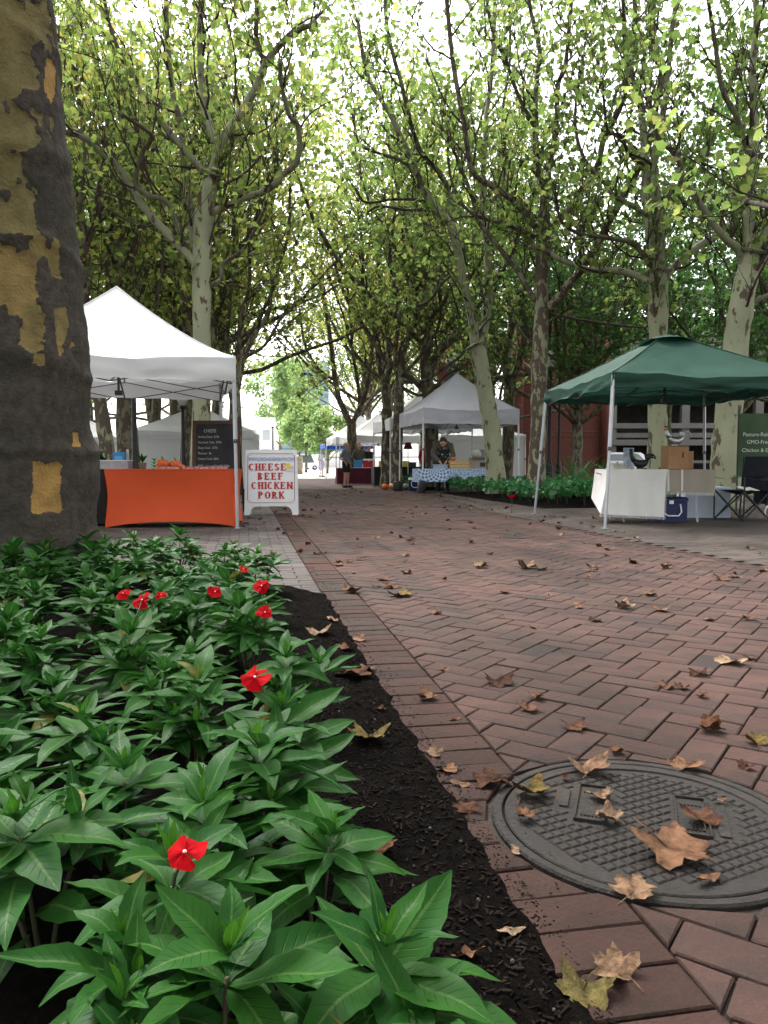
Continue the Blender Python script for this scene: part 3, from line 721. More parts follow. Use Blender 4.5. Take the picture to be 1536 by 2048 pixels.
for px, py, w in ((885, 1340, 28), (1330, 1375, 40), (1362, 1378, 30), (1402, 1394, 28), (1232, 1505, 36), (870, 1227, 30), (1190, 1242, 30), (1250, 1217, 42), (1298, 1191, 30), (1320, 1222, 36), (1155, 1214, 40), (960, 1135, 34), (1055, 1137, 40),
                  (1065, 1255, 30), (870, 1508, 44), (896, 1540, 50), (1010, 1186, 25), (820, 1082, 24), (690, 1300, 40), (720, 1280, 36), (650, 1310, 40), (735, 1338, 34), (760, 1420, 26), (910, 1440, 26), (1440, 1160, 34), (1470, 1155, 30), (1180, 1155, 20), (1100, 1190, 24),
                  (1415, 1240, 26), (1500, 1240, 28), (930, 1300, 20), (780, 1130, 24), (720, 1120, 20), (1130, 1556, 20), (920, 1570, 40), (780, 1175, 34), (665, 1240, 30)):
    put_leaf(px, py, w, rng.choice(DL + DL + DO + DD), 'small dry leaf, one of many scattered on the brick path', group='small leaves on the path')
for k in range(245):
    t = 5.0 + 21 * rng.random() ** 1.15; s = rng.uniform(SL - .6, s_right(t) + 1.2) if rng.random() < .65 else rng.choice((rng.gauss(SL + .1, .35), rng.gauss(s_right(t), .5)))
    p = st(s, t); a, b = proj(p)
    if not inview(p, 0) or (p.y < 6 and s < SL + .3): continue
    put_leaf(a, b, rng.uniform(.06, .11) * F / p.y, rng.choice(DL + DO + DD + DD), 'small dry leaf, one of many scattered on the brick path', group='small leaves on the path')
# ================================================================ trees
def crom(P, sub=4):
    P = [Vector(p) for p in P]; n = len(P); out = []
    for i in range(n - 1):
        p0, p1, p2, p3 = P[max(0, i - 1)], P[i], P[i + 1], P[min(n - 1, i + 2)]
        for k in range(sub):
            t = k / sub; t2, t3 = t * t, t * t * t
            out.append(.5 * ((2 * p1) + (-p0 + p2) * t + (2 * p0 - 5 * p1 + 4 * p2 - p3) * t2 + (-p0 + 3 * p1 - 3 * p2 + p3) * t3))
    out.append(P[-1]); return out
class Wood(MB):
    # tubes that remember their radius, so thin wood can take the twig colour
    def __init__(s): super().__init__(); s.r = []
    def limb(s, P, rad, n=7, cap=True):
        k = s.n; s.tube(P, rad, n, cap)
        for x in rad: s.r.extend([x] * n)
        assert len(s.r) == s.n
    def build(s, name, mat, parent=None, loc=None):
        me = s.mesh(name, mat, True); a = me.attributes.new('rad', 'FLOAT', 'POINT'); a.data.foreach_set('value', np.array(s.r, np.float32))
        return link(name, me, parent, loc)
def leaf_cloud(name, mat, pts, size, parent, seed=0, hue=0.0, loc=None):
    # every leaf two folded faces with lobed outline, all of one crown in one mesh
    n = len(pts); r = np.random.RandomState(seed)
    P = np.array(pts, np.float32).reshape(n, 3)
    nx = r.normal(size=(n, 3)); nx[:, 2] += .9; nx /= np.linalg.norm(nx, axis=1, keepdims=True)
    d = r.normal(size=(n, 3)); d[:, 2] -= .5; d -= nx * (d * nx).sum(1, keepdims=True); d /= np.linalg.norm(d, axis=1, keepdims=True)
    b = np.cross(nx, d); sz = size * r.uniform(.65, 1.25, (n, 1))
    tpl = np.array([(0, 0, 0), (1, 0, -.06), (.62, .2, .05), (.55, .52, .14), (.12, .4, .1), (.62, -.2, .05), (.55, -.52, .14), (.12, -.4, .1)], np.float32)
    V = P[:, None] + sz[:, None] * (tpl[None, :, 0:1] * d[:, None] + tpl[None, :, 1:2] * b[:, None] + tpl[None, :, 2:3] * nx[:, None])
    f = np.array([0, 1, 2, 3, 4, 0, 7, 6, 5, 1]); idx = (np.arange(n)[:, None] * 8 + f[None]).astype(np.int32).ravel()
    me = bpy.data.meshes.new(name); me.vertices.add(n * 8); me.vertices.foreach_set('co', V.astype(np.float32).ravel())
    me.loops.add(n * 10); me.loops.foreach_set('vertex_index', idx)
    me.polygons.add(n * 2); me.polygons.foreach_set('loop_start', np.arange(n * 2, dtype=np.int32) * 5)
    a = me.attributes.new('rnd', 'FLOAT', 'FACE'); a.data.foreach_set('value', np.repeat(np.clip(r.beta(3, 3.8, n) + hue, 0, 1), 2).astype(np.float32))
    me.materials.append(mat); me.update(calc_edges=True)
    return stuff(link(name, me, parent, loc))
def rdir(r):
    v = Vector((r.gauss(0, 1), r.gauss(0, 1), r.gauss(0, 1))); return v.normalized()
def kinky(r, p, d, L, n, amt, up=.0):
    P = [p.copy()]; d = d.normalized()
    for i in range(n):
        d = (d + rdir(r) * amt + Vector((0, 0, up))).normalized(); P.append(P[-1] + d * (L / n))
    return P
def dress(r, limbs, tw, pts, zlo=3.2, upf=.9, upb=.35, every=.55, shoots=4, shoot_len=1.3, per=9, spread=.2, depth=1.0):
    # kinked side branches with pruned knuckles, each sending up a fan of thin leafy shoots
    def fan(p, d, n, L, r0):
        tw.limb([p - d * .05, p, p + d * .05], [r0 * .8, r0 * 2.0, r0 * .9], 5)
        for _ in range(n):
            dd = (d * .5 + Vector((0, 0, upf)) + rdir(r) * .65).normalized(); l = L * r.uniform(.6, 1.3)
            P = kinky(r, p, dd, l, 3, .16, .1); tw.limb(P, [.009, .007, .005, .003], 3, False)
            for _k in range(int(per * l + r.random())):
                t = r.uniform(.12, 1.0) * 3; i = min(2, int(t)); q = P[i].lerp(P[i + 1], t - i) + rdir(r) * spread * abs(r.gauss(0, 1)); pts.append(tuple(q))
    for P, rad in limbs:
        acc = 0; nxt = every * r.uniform(.3, 1)
        for i in range(1, len(P)):
            acc += (P[i] - P[i - 1]).length
            if acc > nxt and P[i].z > zlo:
                nxt = acc + every * r.uniform(.6, 1.5); tg = (P[i] - P[i - 1]).normalized()
                side = rdir(r); side = (side - tg * side.dot(tg)).normalized()
                d = (tg * .5 + side * .9 + Vector((0, 0, upb))).normalized(); L = r.uniform(.4, 1.7) * depth
                B = kinky(r, P[i], d, L, 5, .33, .12); r0 = min(rad[i] * .45, .028)
                tw.limb(B, [r0 * (1 - .12 * k) for k in range(6)], 5)
                fan(B[-1], (B[-1] - B[-2]).normalized(), shoots, shoot_len, r0 * .6)
                if r.random() < .6: fan(B[2], d, 2, shoot_len * .7, r0 * .6)
        if P[-1].z > zlo: fan(P[-1], (P[-1] - P[-2]).normalized(), shoots + 2, shoot_len * 1.3, rad[-1])
def traced_tree(label, Y, trunk, limbs, bark, leaf, seed, size=.15, hue=0.0, zlo=3.4, tilt=0.0, extra=None, **kw):
    # trunk and limbs follow the photograph's lines at the distance where the tree stands
    r = random.Random(seed); k = Y / F
    b = at(trunk[0][0], trunk[0][1], Y); o = thing('plane_tree', label, 'tree', (b.x, b.y, 0), 0, 'plane trees of the grove')
    inv = Vector((b.x, b.y, 0))
    def run(pts, dy, n, noisy):
        m = len(pts)
        P = [at(q[0], q[1], Y + dy * (i / max(1, m - 1)) ** 1.1) - inv for i, q in enumerate(pts)]
        rad = [q[2] * k / 2 * 1.0 for q in pts]
        PP = crom(P, 4); rr = [rad[min(m - 1, i // 4)] + (rad[min(m - 1, i // 4 + 1)] - rad[min(m - 1, i // 4)]) * (i % 4) / 4 for i in range(len(PP))]
        PP = [p + rdir(r) * noisy * q for p, q in zip(PP, rr)]
        rr = [q * r.uniform(.93, 1.1) for q in rr]
        return PP, rr
    P, rad = run(trunk, 0, 14, .05); P[0].z = -.05; rad[0] *= 1.3
    w = Wood(); w.limb(P, rad, 14); w.build('trunk', bark, o)
    allb = [(P, rad)]
    for L in limbs:
        dy = r.uniform(-2.2, 2.2) if len(L) < 4 or not isinstance(L[-1], (int, float)) else L[-1]
        pts = [q for q in L if not isinstance(q, (int, float))]
        w0, w1 = pts[0][2], pts[-1][2] if len(pts[-1]) > 2 else pts[0][2] * .6
        pts = [(q[0], q[1], w0 + (w1 - w0) * i / (len(pts) - 1)) for i, q in enumerate(pts)]
        P, rad = run(pts, dy, 8, .16)
        w = Wood(); w.limb(P, rad, 8); w.build('limb', bark, o); allb.append((P, rad))
    tw = Wood(); pts = []
    dress(r, allb, tw, pts, zlo, **kw)
    if tw.n: stuff(tw.build('twigs', bark, o))
    if pts: leaf_cloud('crown', leaf, pts, size, o, seed, hue)
    return o

DENS = 1.0
kw = dict(every=.34, shoots=6, shoot_len=1.15, per=4.2 * DENS, spread=.34, upf=.65)
traced_tree('plane tree with a pale straight trunk rising behind the orange table', 15, [(402, 1013, 46), (402, 860, 38), (404, 700, 36), (403, 560, 36), (405, 470, 38), (412, 400, 34), (424, 350, 28)],
  [[(396, 560, 18), (388, 480), (378, 400), (366, 310), (362, 250), (348, 200), (335, 90), (330, -60, 9), 1.2], [(398, 535, 16), (329, 462), (292, 421), (262, 375), (233, 329), (196, 300), (167, 275), (120, 262, 9), -1.0],
   [(372, 500, 12), (337, 408), (300, 392), (271, 367), (283, 308), (300, 283), (300, 267), (242, 227, 6), -1.6], [(418, 355, 14), (375, 308), (325, 246), (287, 192), (262, 152), (222, 60), (200, -60, 7), .8],
   [(424, 350, 21), (442, 287), (475, 237), (508, 183), (533, 125), (579, 71), (629, 46, 9), -.8], [(533, 125, 10), (517, 100), (512, 42), (519, -80, 8), -.3], [(440, 292, 18), (415, 240), (405, 190), (400, 100), (402, 0), (396, -120, 9), .6],
   [(412, 432, 15), (458, 408), (500, 392), (537, 379), (571, 346), (596, 317), (596, 250), (579, 233), (562, 167), (560, 125, 7), -1.2], [(420, 385, 8), (454, 367), (500, 337), (540, 285, 5), 1.4], [(416, 573, 10), (442, 558), (446, 529), (492, 492), (529, 417, 6), 1.0]],
  m_bark, m_leafg, 101, .135, .06, **kw)
traced_tree('slimmer multi-stemmed plane tree right behind the white tent leg', 21, [(472, 990, 26), (471, 880, 24), (470, 800, 22), (468, 778, 22)],
  [[(467, 790, 14), (443, 742), (430, 690), (424, 620), (430, 520), (440, 400), (435, 300, 6)], [(472, 785, 14), (485, 720), (508, 670), (537, 625), (545, 560), (575, 480), (580, 380, 5)], [(470, 780, 10), (478, 720), (480, 640), (500, 560), (495, 440, 5)], [(468, 770, 9), (455, 700), (460, 600), (470, 500), (462, 380, 5)], [(489, 715, 8), (530, 690), (560, 640), (590, 610, 4)]],
  m_bark2, m_leafy, 102, .135, .0, zlo=3.4, **kw)
traced_tree('plane tree with a mottled straight trunk in the bed left of the green tent', 18, [(1071, 999, 40), (1073, 930, 33), (1078, 800, 30), (1080, 700, 31), (1083, 625, 27), (1084, 547, 25), (1086, 470, 25), (1090, 390, 19), (1092, 360, 17)],
  [[(1092, 372, 14), (1073, 332), (1071, 254), (1073, 156), (1079, 100), (1058, 0), (1050, -120, 7), .6], [(1091, 375, 12), (1104, 305), (1114, 234), (1116, 168), (1131, 129), (1143, 0), (1150, -120, 6), -.8],
   [(1090, 622, 18), (1131, 578), (1186, 504), (1225, 430), (1268, 352), (1295, 293), (1311, 219), (1323, 137), (1307, 78), (1309, -100, 9), -2.0], [(1098, 463, 15), (1131, 426), (1178, 363), (1198, 324), (1206, 285), (1241, 211), (1252, 168), (1249, 78), (1243, -90, 7), -1.2],
   [(1075, 459, 14), (1045, 422), (1014, 391), (975, 367), (948, 348), (936, 305), (925, 230), (905, 120), (888, -60, 7), -1.5], [(1070, 604, 11), (1038, 547), (1002, 500), (975, 465), (955, 441), (944, 395), (925, 345), (903, 290, 6), 1.0],
   [(1070, 474, 9), (1014, 449), (967, 437), (930, 415), (900, 350), (895, 250, 5), 1.5], [(1095, 627, 6), (1170, 641), (1230, 650), (1290, 655, 4), 1.0], [(1073, 254, 8), (1040, 200), (1015, 130), (985, 60), (965, -60, 5), -.6]],
  m_bark2, m_leafg, 103, .135, .0, **kw)
traced_tree('pale plane tree leaning left that forks low in front of the grey tent', 20, [(993, 992, 40), (990, 930, 35), (982, 850, 34), (970, 780, 32), (958, 715, 32), (953, 690, 28)],
  [[(953, 700, 20), (945, 640), (930, 575), (916, 500), (900, 450), (875, 422), (852, 383), (832, 344), (816, 305), (780, 230), (735, 150), (715, 40, 7), -.8], [(958, 705, 20), (972, 640), (977, 570), (975, 500), (966, 430), (965, 371), (969, 312), (973, 234), (985, 130), (990, -20, 7), .8],
   [(905, 460, 11), (890, 363), (844, 309), (824, 254), (805, 176), (775, 60), (770, -50, 6), -1.5], [(885, 430, 7), (855, 404), (793, 398), (734, 406), (715, 385, 4), -.6], [(870, 415, 7), (820, 420), (760, 412), (735, 425, 4), .6], [(968, 420, 8), (1000, 380), (1012, 320), (1005, 230), (1020, 120), (1018, 0, 5), 1.0],
   [(832, 344, 8), (800, 320), (740, 300), (715, 280), (700, 200, 4), .9], [(925, 545, 7), (890, 560), (860, 600), (840, 610, 4), .9]],
  m_bark, m_leafg, 104, .135, .04, **kw)
traced_tree('pale plane tree with a mottled trunk directly behind the green tent', 16, [(1316, 1005, 44), (1315, 900, 38), (1315, 780, 36), (1316, 690, 36), (1317, 600, 36), (1316, 545, 34)],
  [[(1311, 548, 22), (1299, 449), (1293, 390), (1289, 332), (1285, 254), (1280, 195), (1262, 140), (1270, 20), (1265, -90, 8), .8], [(1320, 545, 20), (1319, 449), (1311, 390), (1309, 332), (1312, 290), (1330, 200), (1340, 100), (1360, -60, 8), -.8],
   [(1326, 556, 17), (1366, 516), (1405, 488), (1444, 465), (1471, 430), (1466, 385), (1478, 330), (1490, 220, 8), 1.6], [(1306, 566, 15), (1248, 543), (1178, 539), (1120, 519), (1096, 502), (1060, 495, 6), 1.5], [(1307, 536, 11), (1276, 496), (1264, 484), (1209, 475), (1159, 467), (1125, 445), (1110, 400, 5), -.8],
   [(1296, 432, 10), (1256, 406), (1225, 391), (1217, 375), (1194, 352), (1163, 305), (1150, 230), (1165, 120, 5), .5], [(1314, 420, 10), (1331, 398), (1362, 363), (1385, 332), (1409, 293), (1436, 262), (1467, 238), (1480, 150, 5), 1.4], [(1298, 332, 8), (1260, 310), (1240, 270), (1215, 260), (1205, 160, 4), -1.2]],
  m_bark, m_leafg, 105, .135, -.04, **kw)
traced_tree('thick plane tree leaning right at the right picture edge', 14.5, [(1450, 1016, 66), (1452, 930, 58), (1458, 830, 54), (1468, 720, 52), (1479, 630, 46), (1493, 560, 44), (1500, 505, 36)],
  [[(1499, 510, 24), (1498, 430), (1502, 332), (1510, 250), (1505, 150), (1512, 20), (1500, -120, 10), .8], [(1486, 530, 16), (1475, 500), (1444, 469), (1401, 410), (1385, 383), (1366, 363), (1362, 332), (1342, 301), (1315, 273), (1300, 200, 6), -1.2], [(1505, 315, 13), (1483, 266), (1471, 230), (1444, 176), (1432, 98), (1418, 10), (1400, -90, 6), -.6],
   [(1497, 556, 22), (1540, 505), (1590, 450), (1640, 330), (1660, 100, 10), -.5], [(1506, 500, 16), (1536, 455), (1570, 390), (1575, 250), (1550, 100), (1560, -60, 8), .6], [(1490, 610, 12), (1540, 590), (1600, 570), (1650, 500, 6), .5]],
  m_bark, m_leafg, 106, .135, -.06, **kw)
traced_tree('far plane tree with a dark V-shaped fork left of the white tents', 33, [(705, 967, 22), (704, 900, 18), (703, 856, 18), (703, 842, 18)],
  [[(702, 848, 13), (680, 803), (671, 761), (664, 706), (655, 640), (640, 560), (648, 470, 5)], [(704, 848, 12), (729, 794), (739, 745), (745, 680), (760, 600), (755, 500, 5)], [(720, 812, 8), (715, 760), (705, 700), (700, 620), (690, 540, 4)], [(671, 761, 6), (640, 740), (610, 690), (600, 620, 4)], [(742, 730, 7), (775, 700), (790, 640), (800, 560, 4)]],
  m_barkd, m_leafy, 107, .135, .0, zlo=4.2, **kw)
traced_tree('dark plane tree trunk between the white tents, left one of the pair', 27, [(772, 975, 25), (773, 900, 22), (774, 850, 20), (774, 800, 20), (770, 770, 18)],
  [[(770, 775, 12), (757, 720), (750, 660), (728, 590), (725, 500), (715, 400, 5)], [(772, 775, 12), (778, 720), (775, 640), (790, 560), (785, 450, 5)], [(765, 760, 8), (730, 730), (700, 690), (690, 640), (660, 560, 4)], [(772, 760, 8), (800, 700), (830, 640), (845, 560), (840, 470, 4)]],
  m_bark2, m_leafy, 108, .135, .0, zlo=3.8, **kw)
traced_tree('dark plane tree trunk between the white tents, right one of the pair', 25.5, [(793, 977, 25), (794, 900, 22), (796, 850, 20), (798, 790, 20), (800, 755, 18)],
  [[(800, 760, 13), (808, 700), (830, 640), (835, 560), (850, 470), (845, 380, 5)], [(798, 765, 11), (790, 700), (800, 620), (780, 520), (790, 420, 5)], [(803, 765, 8), (850, 760), (890, 735), (930, 700), (940, 640, 4)], [(803, 775, 7), (850, 790), (900, 745), (950, 735, 3)], [(802, 755, 8), (850, 700), (880, 640), (875, 560, 4)]],
  m_bark2, m_leafg, 109, .135, .06, zlo=3.8, **kw)
traced_tree('dark forked plane tree in front of the red building', 27, [(1012, 975, 26), (1016, 900, 24), (1018, 830, 23), (1018, 775, 23)],
  [[(1016, 785, 15), (1010, 720), (1022, 650), (1015, 560), (1030, 470, 6)], [(1020, 785, 14), (1038, 720), (1050, 660), (1048, 590), (1060, 500, 5)], [(1014, 760, 8), (995, 700), (985, 640), (990, 560, 4)]],
  m_barkd, m_leafd, 110, .135, .1, zlo=4.0, **kw)
traced_tree('brown plane tree with a twisted low limb before the red building wall', 24, [(1153, 981, 26), (1154, 900, 21), (1155, 840, 20), (1158, 790, 18), (1160, 740, 16)],
  [[(1150, 850, 6), (1130, 830), (1110, 815), (1100, 800, 4), -.5], [(1158, 820, 7), (1180, 812), (1150, 790), (1200, 770, 4), .5], [(1160, 750, 10), (1150, 690), (1165, 620), (1155, 540), (1170, 450, 5)], [(1160, 750, 9), (1190, 690), (1200, 620), (1230, 560, 4)], [(1158, 760, 8), (1120, 710), (1110, 640), (1090, 560, 4)]],
  m_barkd, m_leafd, 111, .135, .1, zlo=3.6, **kw)
traced_tree('mottled plane tree leaning left behind the white tent table, nearest of three there', 17, [(222, 1002, 34), (214, 900, 30), (204, 830, 28), (197, 780, 26), (190, 700, 24)],
  [[(190, 705, 14), (170, 620), (180, 540), (160, 430), (170, 300), (150, 150, 6)], [(192, 705, 13), (225, 620), (240, 540), (235, 430), (250, 330), (245, 200, 6)], [(190, 690, 9), (150, 640), (120, 560), (90, 420, 5)]],
  m_bark2, m_leafg, 112, .135, .0, zlo=3.4, **kw)
traced_tree('brown plane tree trunk beside the black lamp post under the white tent', 19, [(250, 994, 32), (248, 900, 27), (246, 830, 26), (244, 760, 22), (250, 690, 20)],
  [[(250, 700, 12), (270, 620), (262, 520), (285, 420), (280, 280, 5)], [(248, 700, 12), (225, 640), (215, 540), (225, 420), (210, 300, 5)], [(250, 690, 9), (300, 640), (320, 560), (330, 460), (345, 330, 4)]],
  m_barkd, m_leafg, 113, .135, .04, zlo=3.4, **kw)
traced_tree('dark slender plane tree trunk right of the black lamp post, farther back', 26, [(308, 977, 24), (310, 900, 20), (312, 830, 20), (315, 760, 18)],
  [[(314, 770, 11), (300, 690), (310, 600), (295, 500), (300, 400, 5)], [(315, 770, 11), (345, 690), (350, 600), (370, 500), (365, 400, 5)]],
  m_barkd, m_leafy, 114, .135, .04, zlo=3.6, **kw)

# ---- the thick trunk in the left foreground: flaking grey-brown plates over ochre wood
def big_trunk():
    o = thing('plane_tree', 'thick old plane tree trunk with flaking bark in the left foreground', 'tree', (TREE0.x, TREE0.y, 0), 0, 'plane trees of the grove')
    nz_, na = 420, 180; H_ = 5.6; k = 5.6 / F
    prof = [(1180, 196), (1090, 186), (1000, 180), (930, 177), (850, 172), (700, 166), (600, 157), (450, 150), (300, 140), (150, 128), (0, 120), (-300, 108)]
    def rad(z):
        py = YH - (z - CH) / k
        for (a, ra), (b, rb) in zip(prof, prof[1:]):
            if b <= py <= a: return (ra + (rb - ra) * (a - py) / (a - b) - 8) * k
        return ((prof[0][1] if py > prof[0][0] else prof[-1][1]) - 8) * k
    patch = [(35, 45, 75, 62, .2), (15, 150, 62, 60, .15), (15, 260, 70, 62, .15), (22, 430, 55, 55, .2), (15, 555, 62, 78, .6), (75, 500, 22, 26, .5), (108, 525, 15, 52, .5), (65, 660, 22, 50, .4), (118, 655, 16, 40, .4), (95, 975, 30, 50, 1.0), (150, 878, 7, 15, 1.0), (75, 720, 12, 14, .5), (115, 690, 7, 30, .6), (140, 690, 5, 10, .8), (100, 160, 14, 34, 1.6), (10, 335, 40, 50, .1)]
    V = np.empty((nz_ + 1, na, 3)); peel = np.zeros((nz_ + 1, na)); hue = np.zeros((nz_ + 1, na))
    for i in range(nz_ + 1):
        z = -.15 + (H_ + .15) * i / nz_; r0 = rad(max(z, 0)) + (.12 * max(0, .25 - z) / .25)
        for j in range(na):
            a = 2 * math.pi * j / na; a = a - .55 * math.sin(a + math.pi / 2 + .6) * 1.0; ca, sa = math.cos(a), math.sin(a)
            q = Vector((ca * r0, sa * r0, z))
            lump = .03 * noise.noise(Vector((ca * 1.2, sa * 1.2, z * .9))) + .018 * noise.noise(Vector((ca * 2, sa * 2, z * 4)))
            ring = .02 * max(0, math.sin(z * 9 + 2 * noise.noise(Vector((ca, sa, z))))) ** 6
            v = q * 1; px, py = proj((TREE0.x + q.x, TREE0.y + q.y, z))
            m = 0; hh = 0; best = 9
            wob = noise.noise(Vector((q.x * 7, q.y * 7, z * 5))) * .5 + noise.noise(Vector((q.x * 22, q.y * 22, z * 18))) * .35
            if sa < .35:
                for cx, cy_, rx, ry, hu in patch:
                    if hu == 1.0: e = max(abs(px - cx) / rx, abs(py - cy_) / ry) + wob * .3
                    else: e = math.hypot((px - cx) / rx, (py - cy_) / ry) + wob * 1.1
                    if hu != 1.0: e += .55 * max(0, noise.noise(Vector((q.x * 9 + 9, q.y * 9, z * 6))))
                    if e < best: best = e; hh = hu
                m = min(1, max(0, (1.12 - best) / .24))
            elif wob + .4 * noise.noise(Vector((q.x * 2, q.y * 2, z * 1.3))) > .28: m = 1
            plate = 0 if m > .5 else .012 + .007 * noise.noise(Vector((q.x * 16, q.y * 16, z * 9))) + .004 * noise.noise(Vector((q.x * 45, q.y * 45, z * 30)))
            burl = .05 * math.exp(-((px - 178) / 30) ** 2 - ((py - 935) / 55) ** 2) if sa < .3 and ca > 0 else 0
            rr = r0 + lump + ring + plate + burl
            V[i, j] = (ca * rr, sa * rr, z); peel[i, j] = m; hue[i, j] = hh
    b = MB(); b.add(V.reshape(-1, 3), [(i * na + j, i * na + (j + 1) % na, (i + 1) * na + (j + 1) % na, (i + 1) * na + j) for i in range(nz_) for j in range(na)])
    m = M('old_bark', (.042, .034, .029), (.078, .063, .053), 16, .9, 1.0, 45, spec=.2, c3=(.035, .036, .026), s3=2.2)
    t = m.node_tree; N = t.nodes; L = t.links; bs = N['Principled BSDF']
    def attr(n_):
        a = N.new('ShaderNodeAttribute'); a.attribute_name = n_; return a.outputs['Fac']
    cr = N.new('ShaderNodeValToRGB'); L.new(attr('hue'), cr.inputs[0]); e = cr.color_ramp.elements
    e[0].position = 0; e[0].color = (.15, .13, .06, 1); e[1].position = 1; e[1].color = (.34, .2, .065, 1); x = e.new(.5); x.color = (.22, .16, .065, 1)
    tc = N.new('ShaderNodeTexCoord'); nn = N.new('ShaderNodeTexNoise'); nn.inputs['Scale'].default_value = 8; nn.inputs['Detail'].default_value = 6; L.new(tc.outputs['Object'], nn.inputs[0])
    rg = N.new('ShaderNodeMapRange'); rg.inputs[1].default_value = .35; rg.inputs[2].default_value = .65; rg.inputs[3].default_value = .75; rg.inputs[4].default_value = 1.15; L.new(nn.outputs[0], rg.inputs[0])
    h = N.new('ShaderNodeHueSaturation'); L.new(cr.outputs[0], h.inputs['Color']); L.new(rg.outputs[0], h.inputs['Value'])
    st_ = N.new('ShaderNodeMapRange'); st_.inputs[1].default_value = .47; st_.inputs[2].default_value = .53; n4 = N.new('ShaderNodeTexNoise'); n4.inputs['Scale'].default_value = 38; n4.inputs['Detail'].default_value = 7; L.new(tc.outputs['Object'], n4.inputs[0]); ma = N.new('ShaderNodeMath'); ma.operation = 'MULTIPLY_ADD'; ma.inputs[1].default_value = .9; L.new(n4.outputs[0], ma.inputs[0]); sb_ = N.new('ShaderNodeMath'); sb_.operation = 'SUBTRACT'; sb_.inputs[1].default_value = .45; L.new(attr('peel'), sb_.inputs[0]); L.new(sb_.outputs[0], ma.inputs[2]); L.new(ma.outputs[0], st_.inputs[0])
    k_ = N.new('ShaderNodeMix'); k_.data_type = 'RGBA'; L.new(st_.outputs[0], k_.inputs[0]); L.new(bs.inputs['Base Color'].links[0].from_socket, k_.inputs[6]); L.new(h.outputs[0], k_.inputs[7]); L.new(k_.outputs[2], bs.inputs['Base Color'])
    tr = b.build('trunk', m, o, True)
    for n_, arr in (('peel', peel), ('hue', hue)):
        a = tr.data.attributes.new(n_, 'FLOAT', 'POINT'); a.data.foreach_set('value', arr.astype(np.float32).ravel())
    # limbs above the picture, with a few sprays that hang into it
    r = random.Random(5); allb = []
    for k2, (az, el, L2) in enumerate(((.2, 55, 4.5), (1.5, 48, 5), (2.7, 60, 4), (-1.0, 65, 3.5), (.9, 75, 5))):
        P = kinky(r, Vector((0, 0, 5.0 + .1 * k2)), Vector((math.cos(az) * math.cos(R(el)), math.sin(az) * math.cos(R(el)), math.sin(R(el)))), L2, 10, .12, .05)
        rad_ = [.2 * (1 - i / 13) for i in range(11)]; w = Wood(); w.limb(P, rad_, 9); w.build('limb', m_bark2, o); allb.append((P, rad_))
    tw = Wood(); pts = []; dress(r, allb, tw, pts, 5.2, every=.6, shoots=4, shoot_len=1.3, per=8, spread=.3)
    stuff(tw.build('twigs', m_bark2, o)); leaf_cloud('crown', m_leafy, pts, .16, o, 5, .1)
big_trunk()

# ---- further trees of the grove: four grown forms, each tree its own object
def grown(seed, leaf, bark, H_=13.0, size=.165, per=7.2, hue=0.0, spread=.42, nl=11):
    r = random.Random(seed); o = thing('plane_tree', 'x', 'tree', (0, 0, 0), 0, 'plane trees of the grove')
    P = kinky(r, Vector((0, 0, -.05)), Vector((r.uniform(-.1, .1), r.uniform(-.1, .1), 1)), H_ * .55, 12, .06, .1); rad = [.24 * (1 - .055 * i) * (1.25 if i == 0 else 1) for i in range(13)]
    w = Wood(); w.limb(P, rad, 10); w.build('trunk', bark, o); allb = [(P[6:], rad[6:])]
    for k in range(nl):
        i = 5 + k * 7 // nl; az = k * 2.4 + r.uniform(-.4, .4); el = R(r.uniform(14, 40) + 26 * (k / nl))
        Q = kinky(r, P[i], Vector((math.cos(az) * math.cos(el), math.sin(az) * math.cos(el), math.sin(el))), H_ * r.uniform(.42, .58), 9, .2, .07); q = [rad[i] * .55 * (1 - .07 * j) for j in range(10)]
        w = Wood(); w.limb(Q, q, 7); w.build('limb', bark, o); allb.append((Q, q))
    tw = Wood(); pts = []; dress(r, allb, tw, pts, 3.6, every=.62, shoots=5, shoot_len=1.25, per=per, spread=spread, depth=1.5, upf=.3, upb=.15)
    stuff(tw.build('twigs', bark, o)); leaf_cloud('crown', leaf, pts, size, o, seed, hue); return o
G = [grown(1, m_leafg, m_bark2), grown(2, m_leafy, m_bark2), grown(3, m_leafg, m_barkd, 14.5), grown(4, m_leafd, m_barkd, 13, .17, 9, .0, .4)]
lb = {0: 'green plane tree in the crowded back rows of the grove', 1: 'yellowing plane tree in the crowded back rows of the grove', 2: 'tall green plane tree in the crowded back rows of the grove', 3: 'dark green broadleaf tree in front of the buildings on the right'}
used = set(); rows = []
def plant_tree(kind, x, y, k=1.0, label=None):
    o = G[kind] if kind not in used else copy_tree(G[kind]); used.add(kind)
    o.location = (x, y, 0); o.rotation_euler = (0, 0, rng.uniform(0, 6.28)); o.scale = (k, k, k * rng.uniform(.93, 1.08)); tag(o, label or lb[kind], 'tree', 'trees in the back rows'); rows.append((o, kind, label)); return o
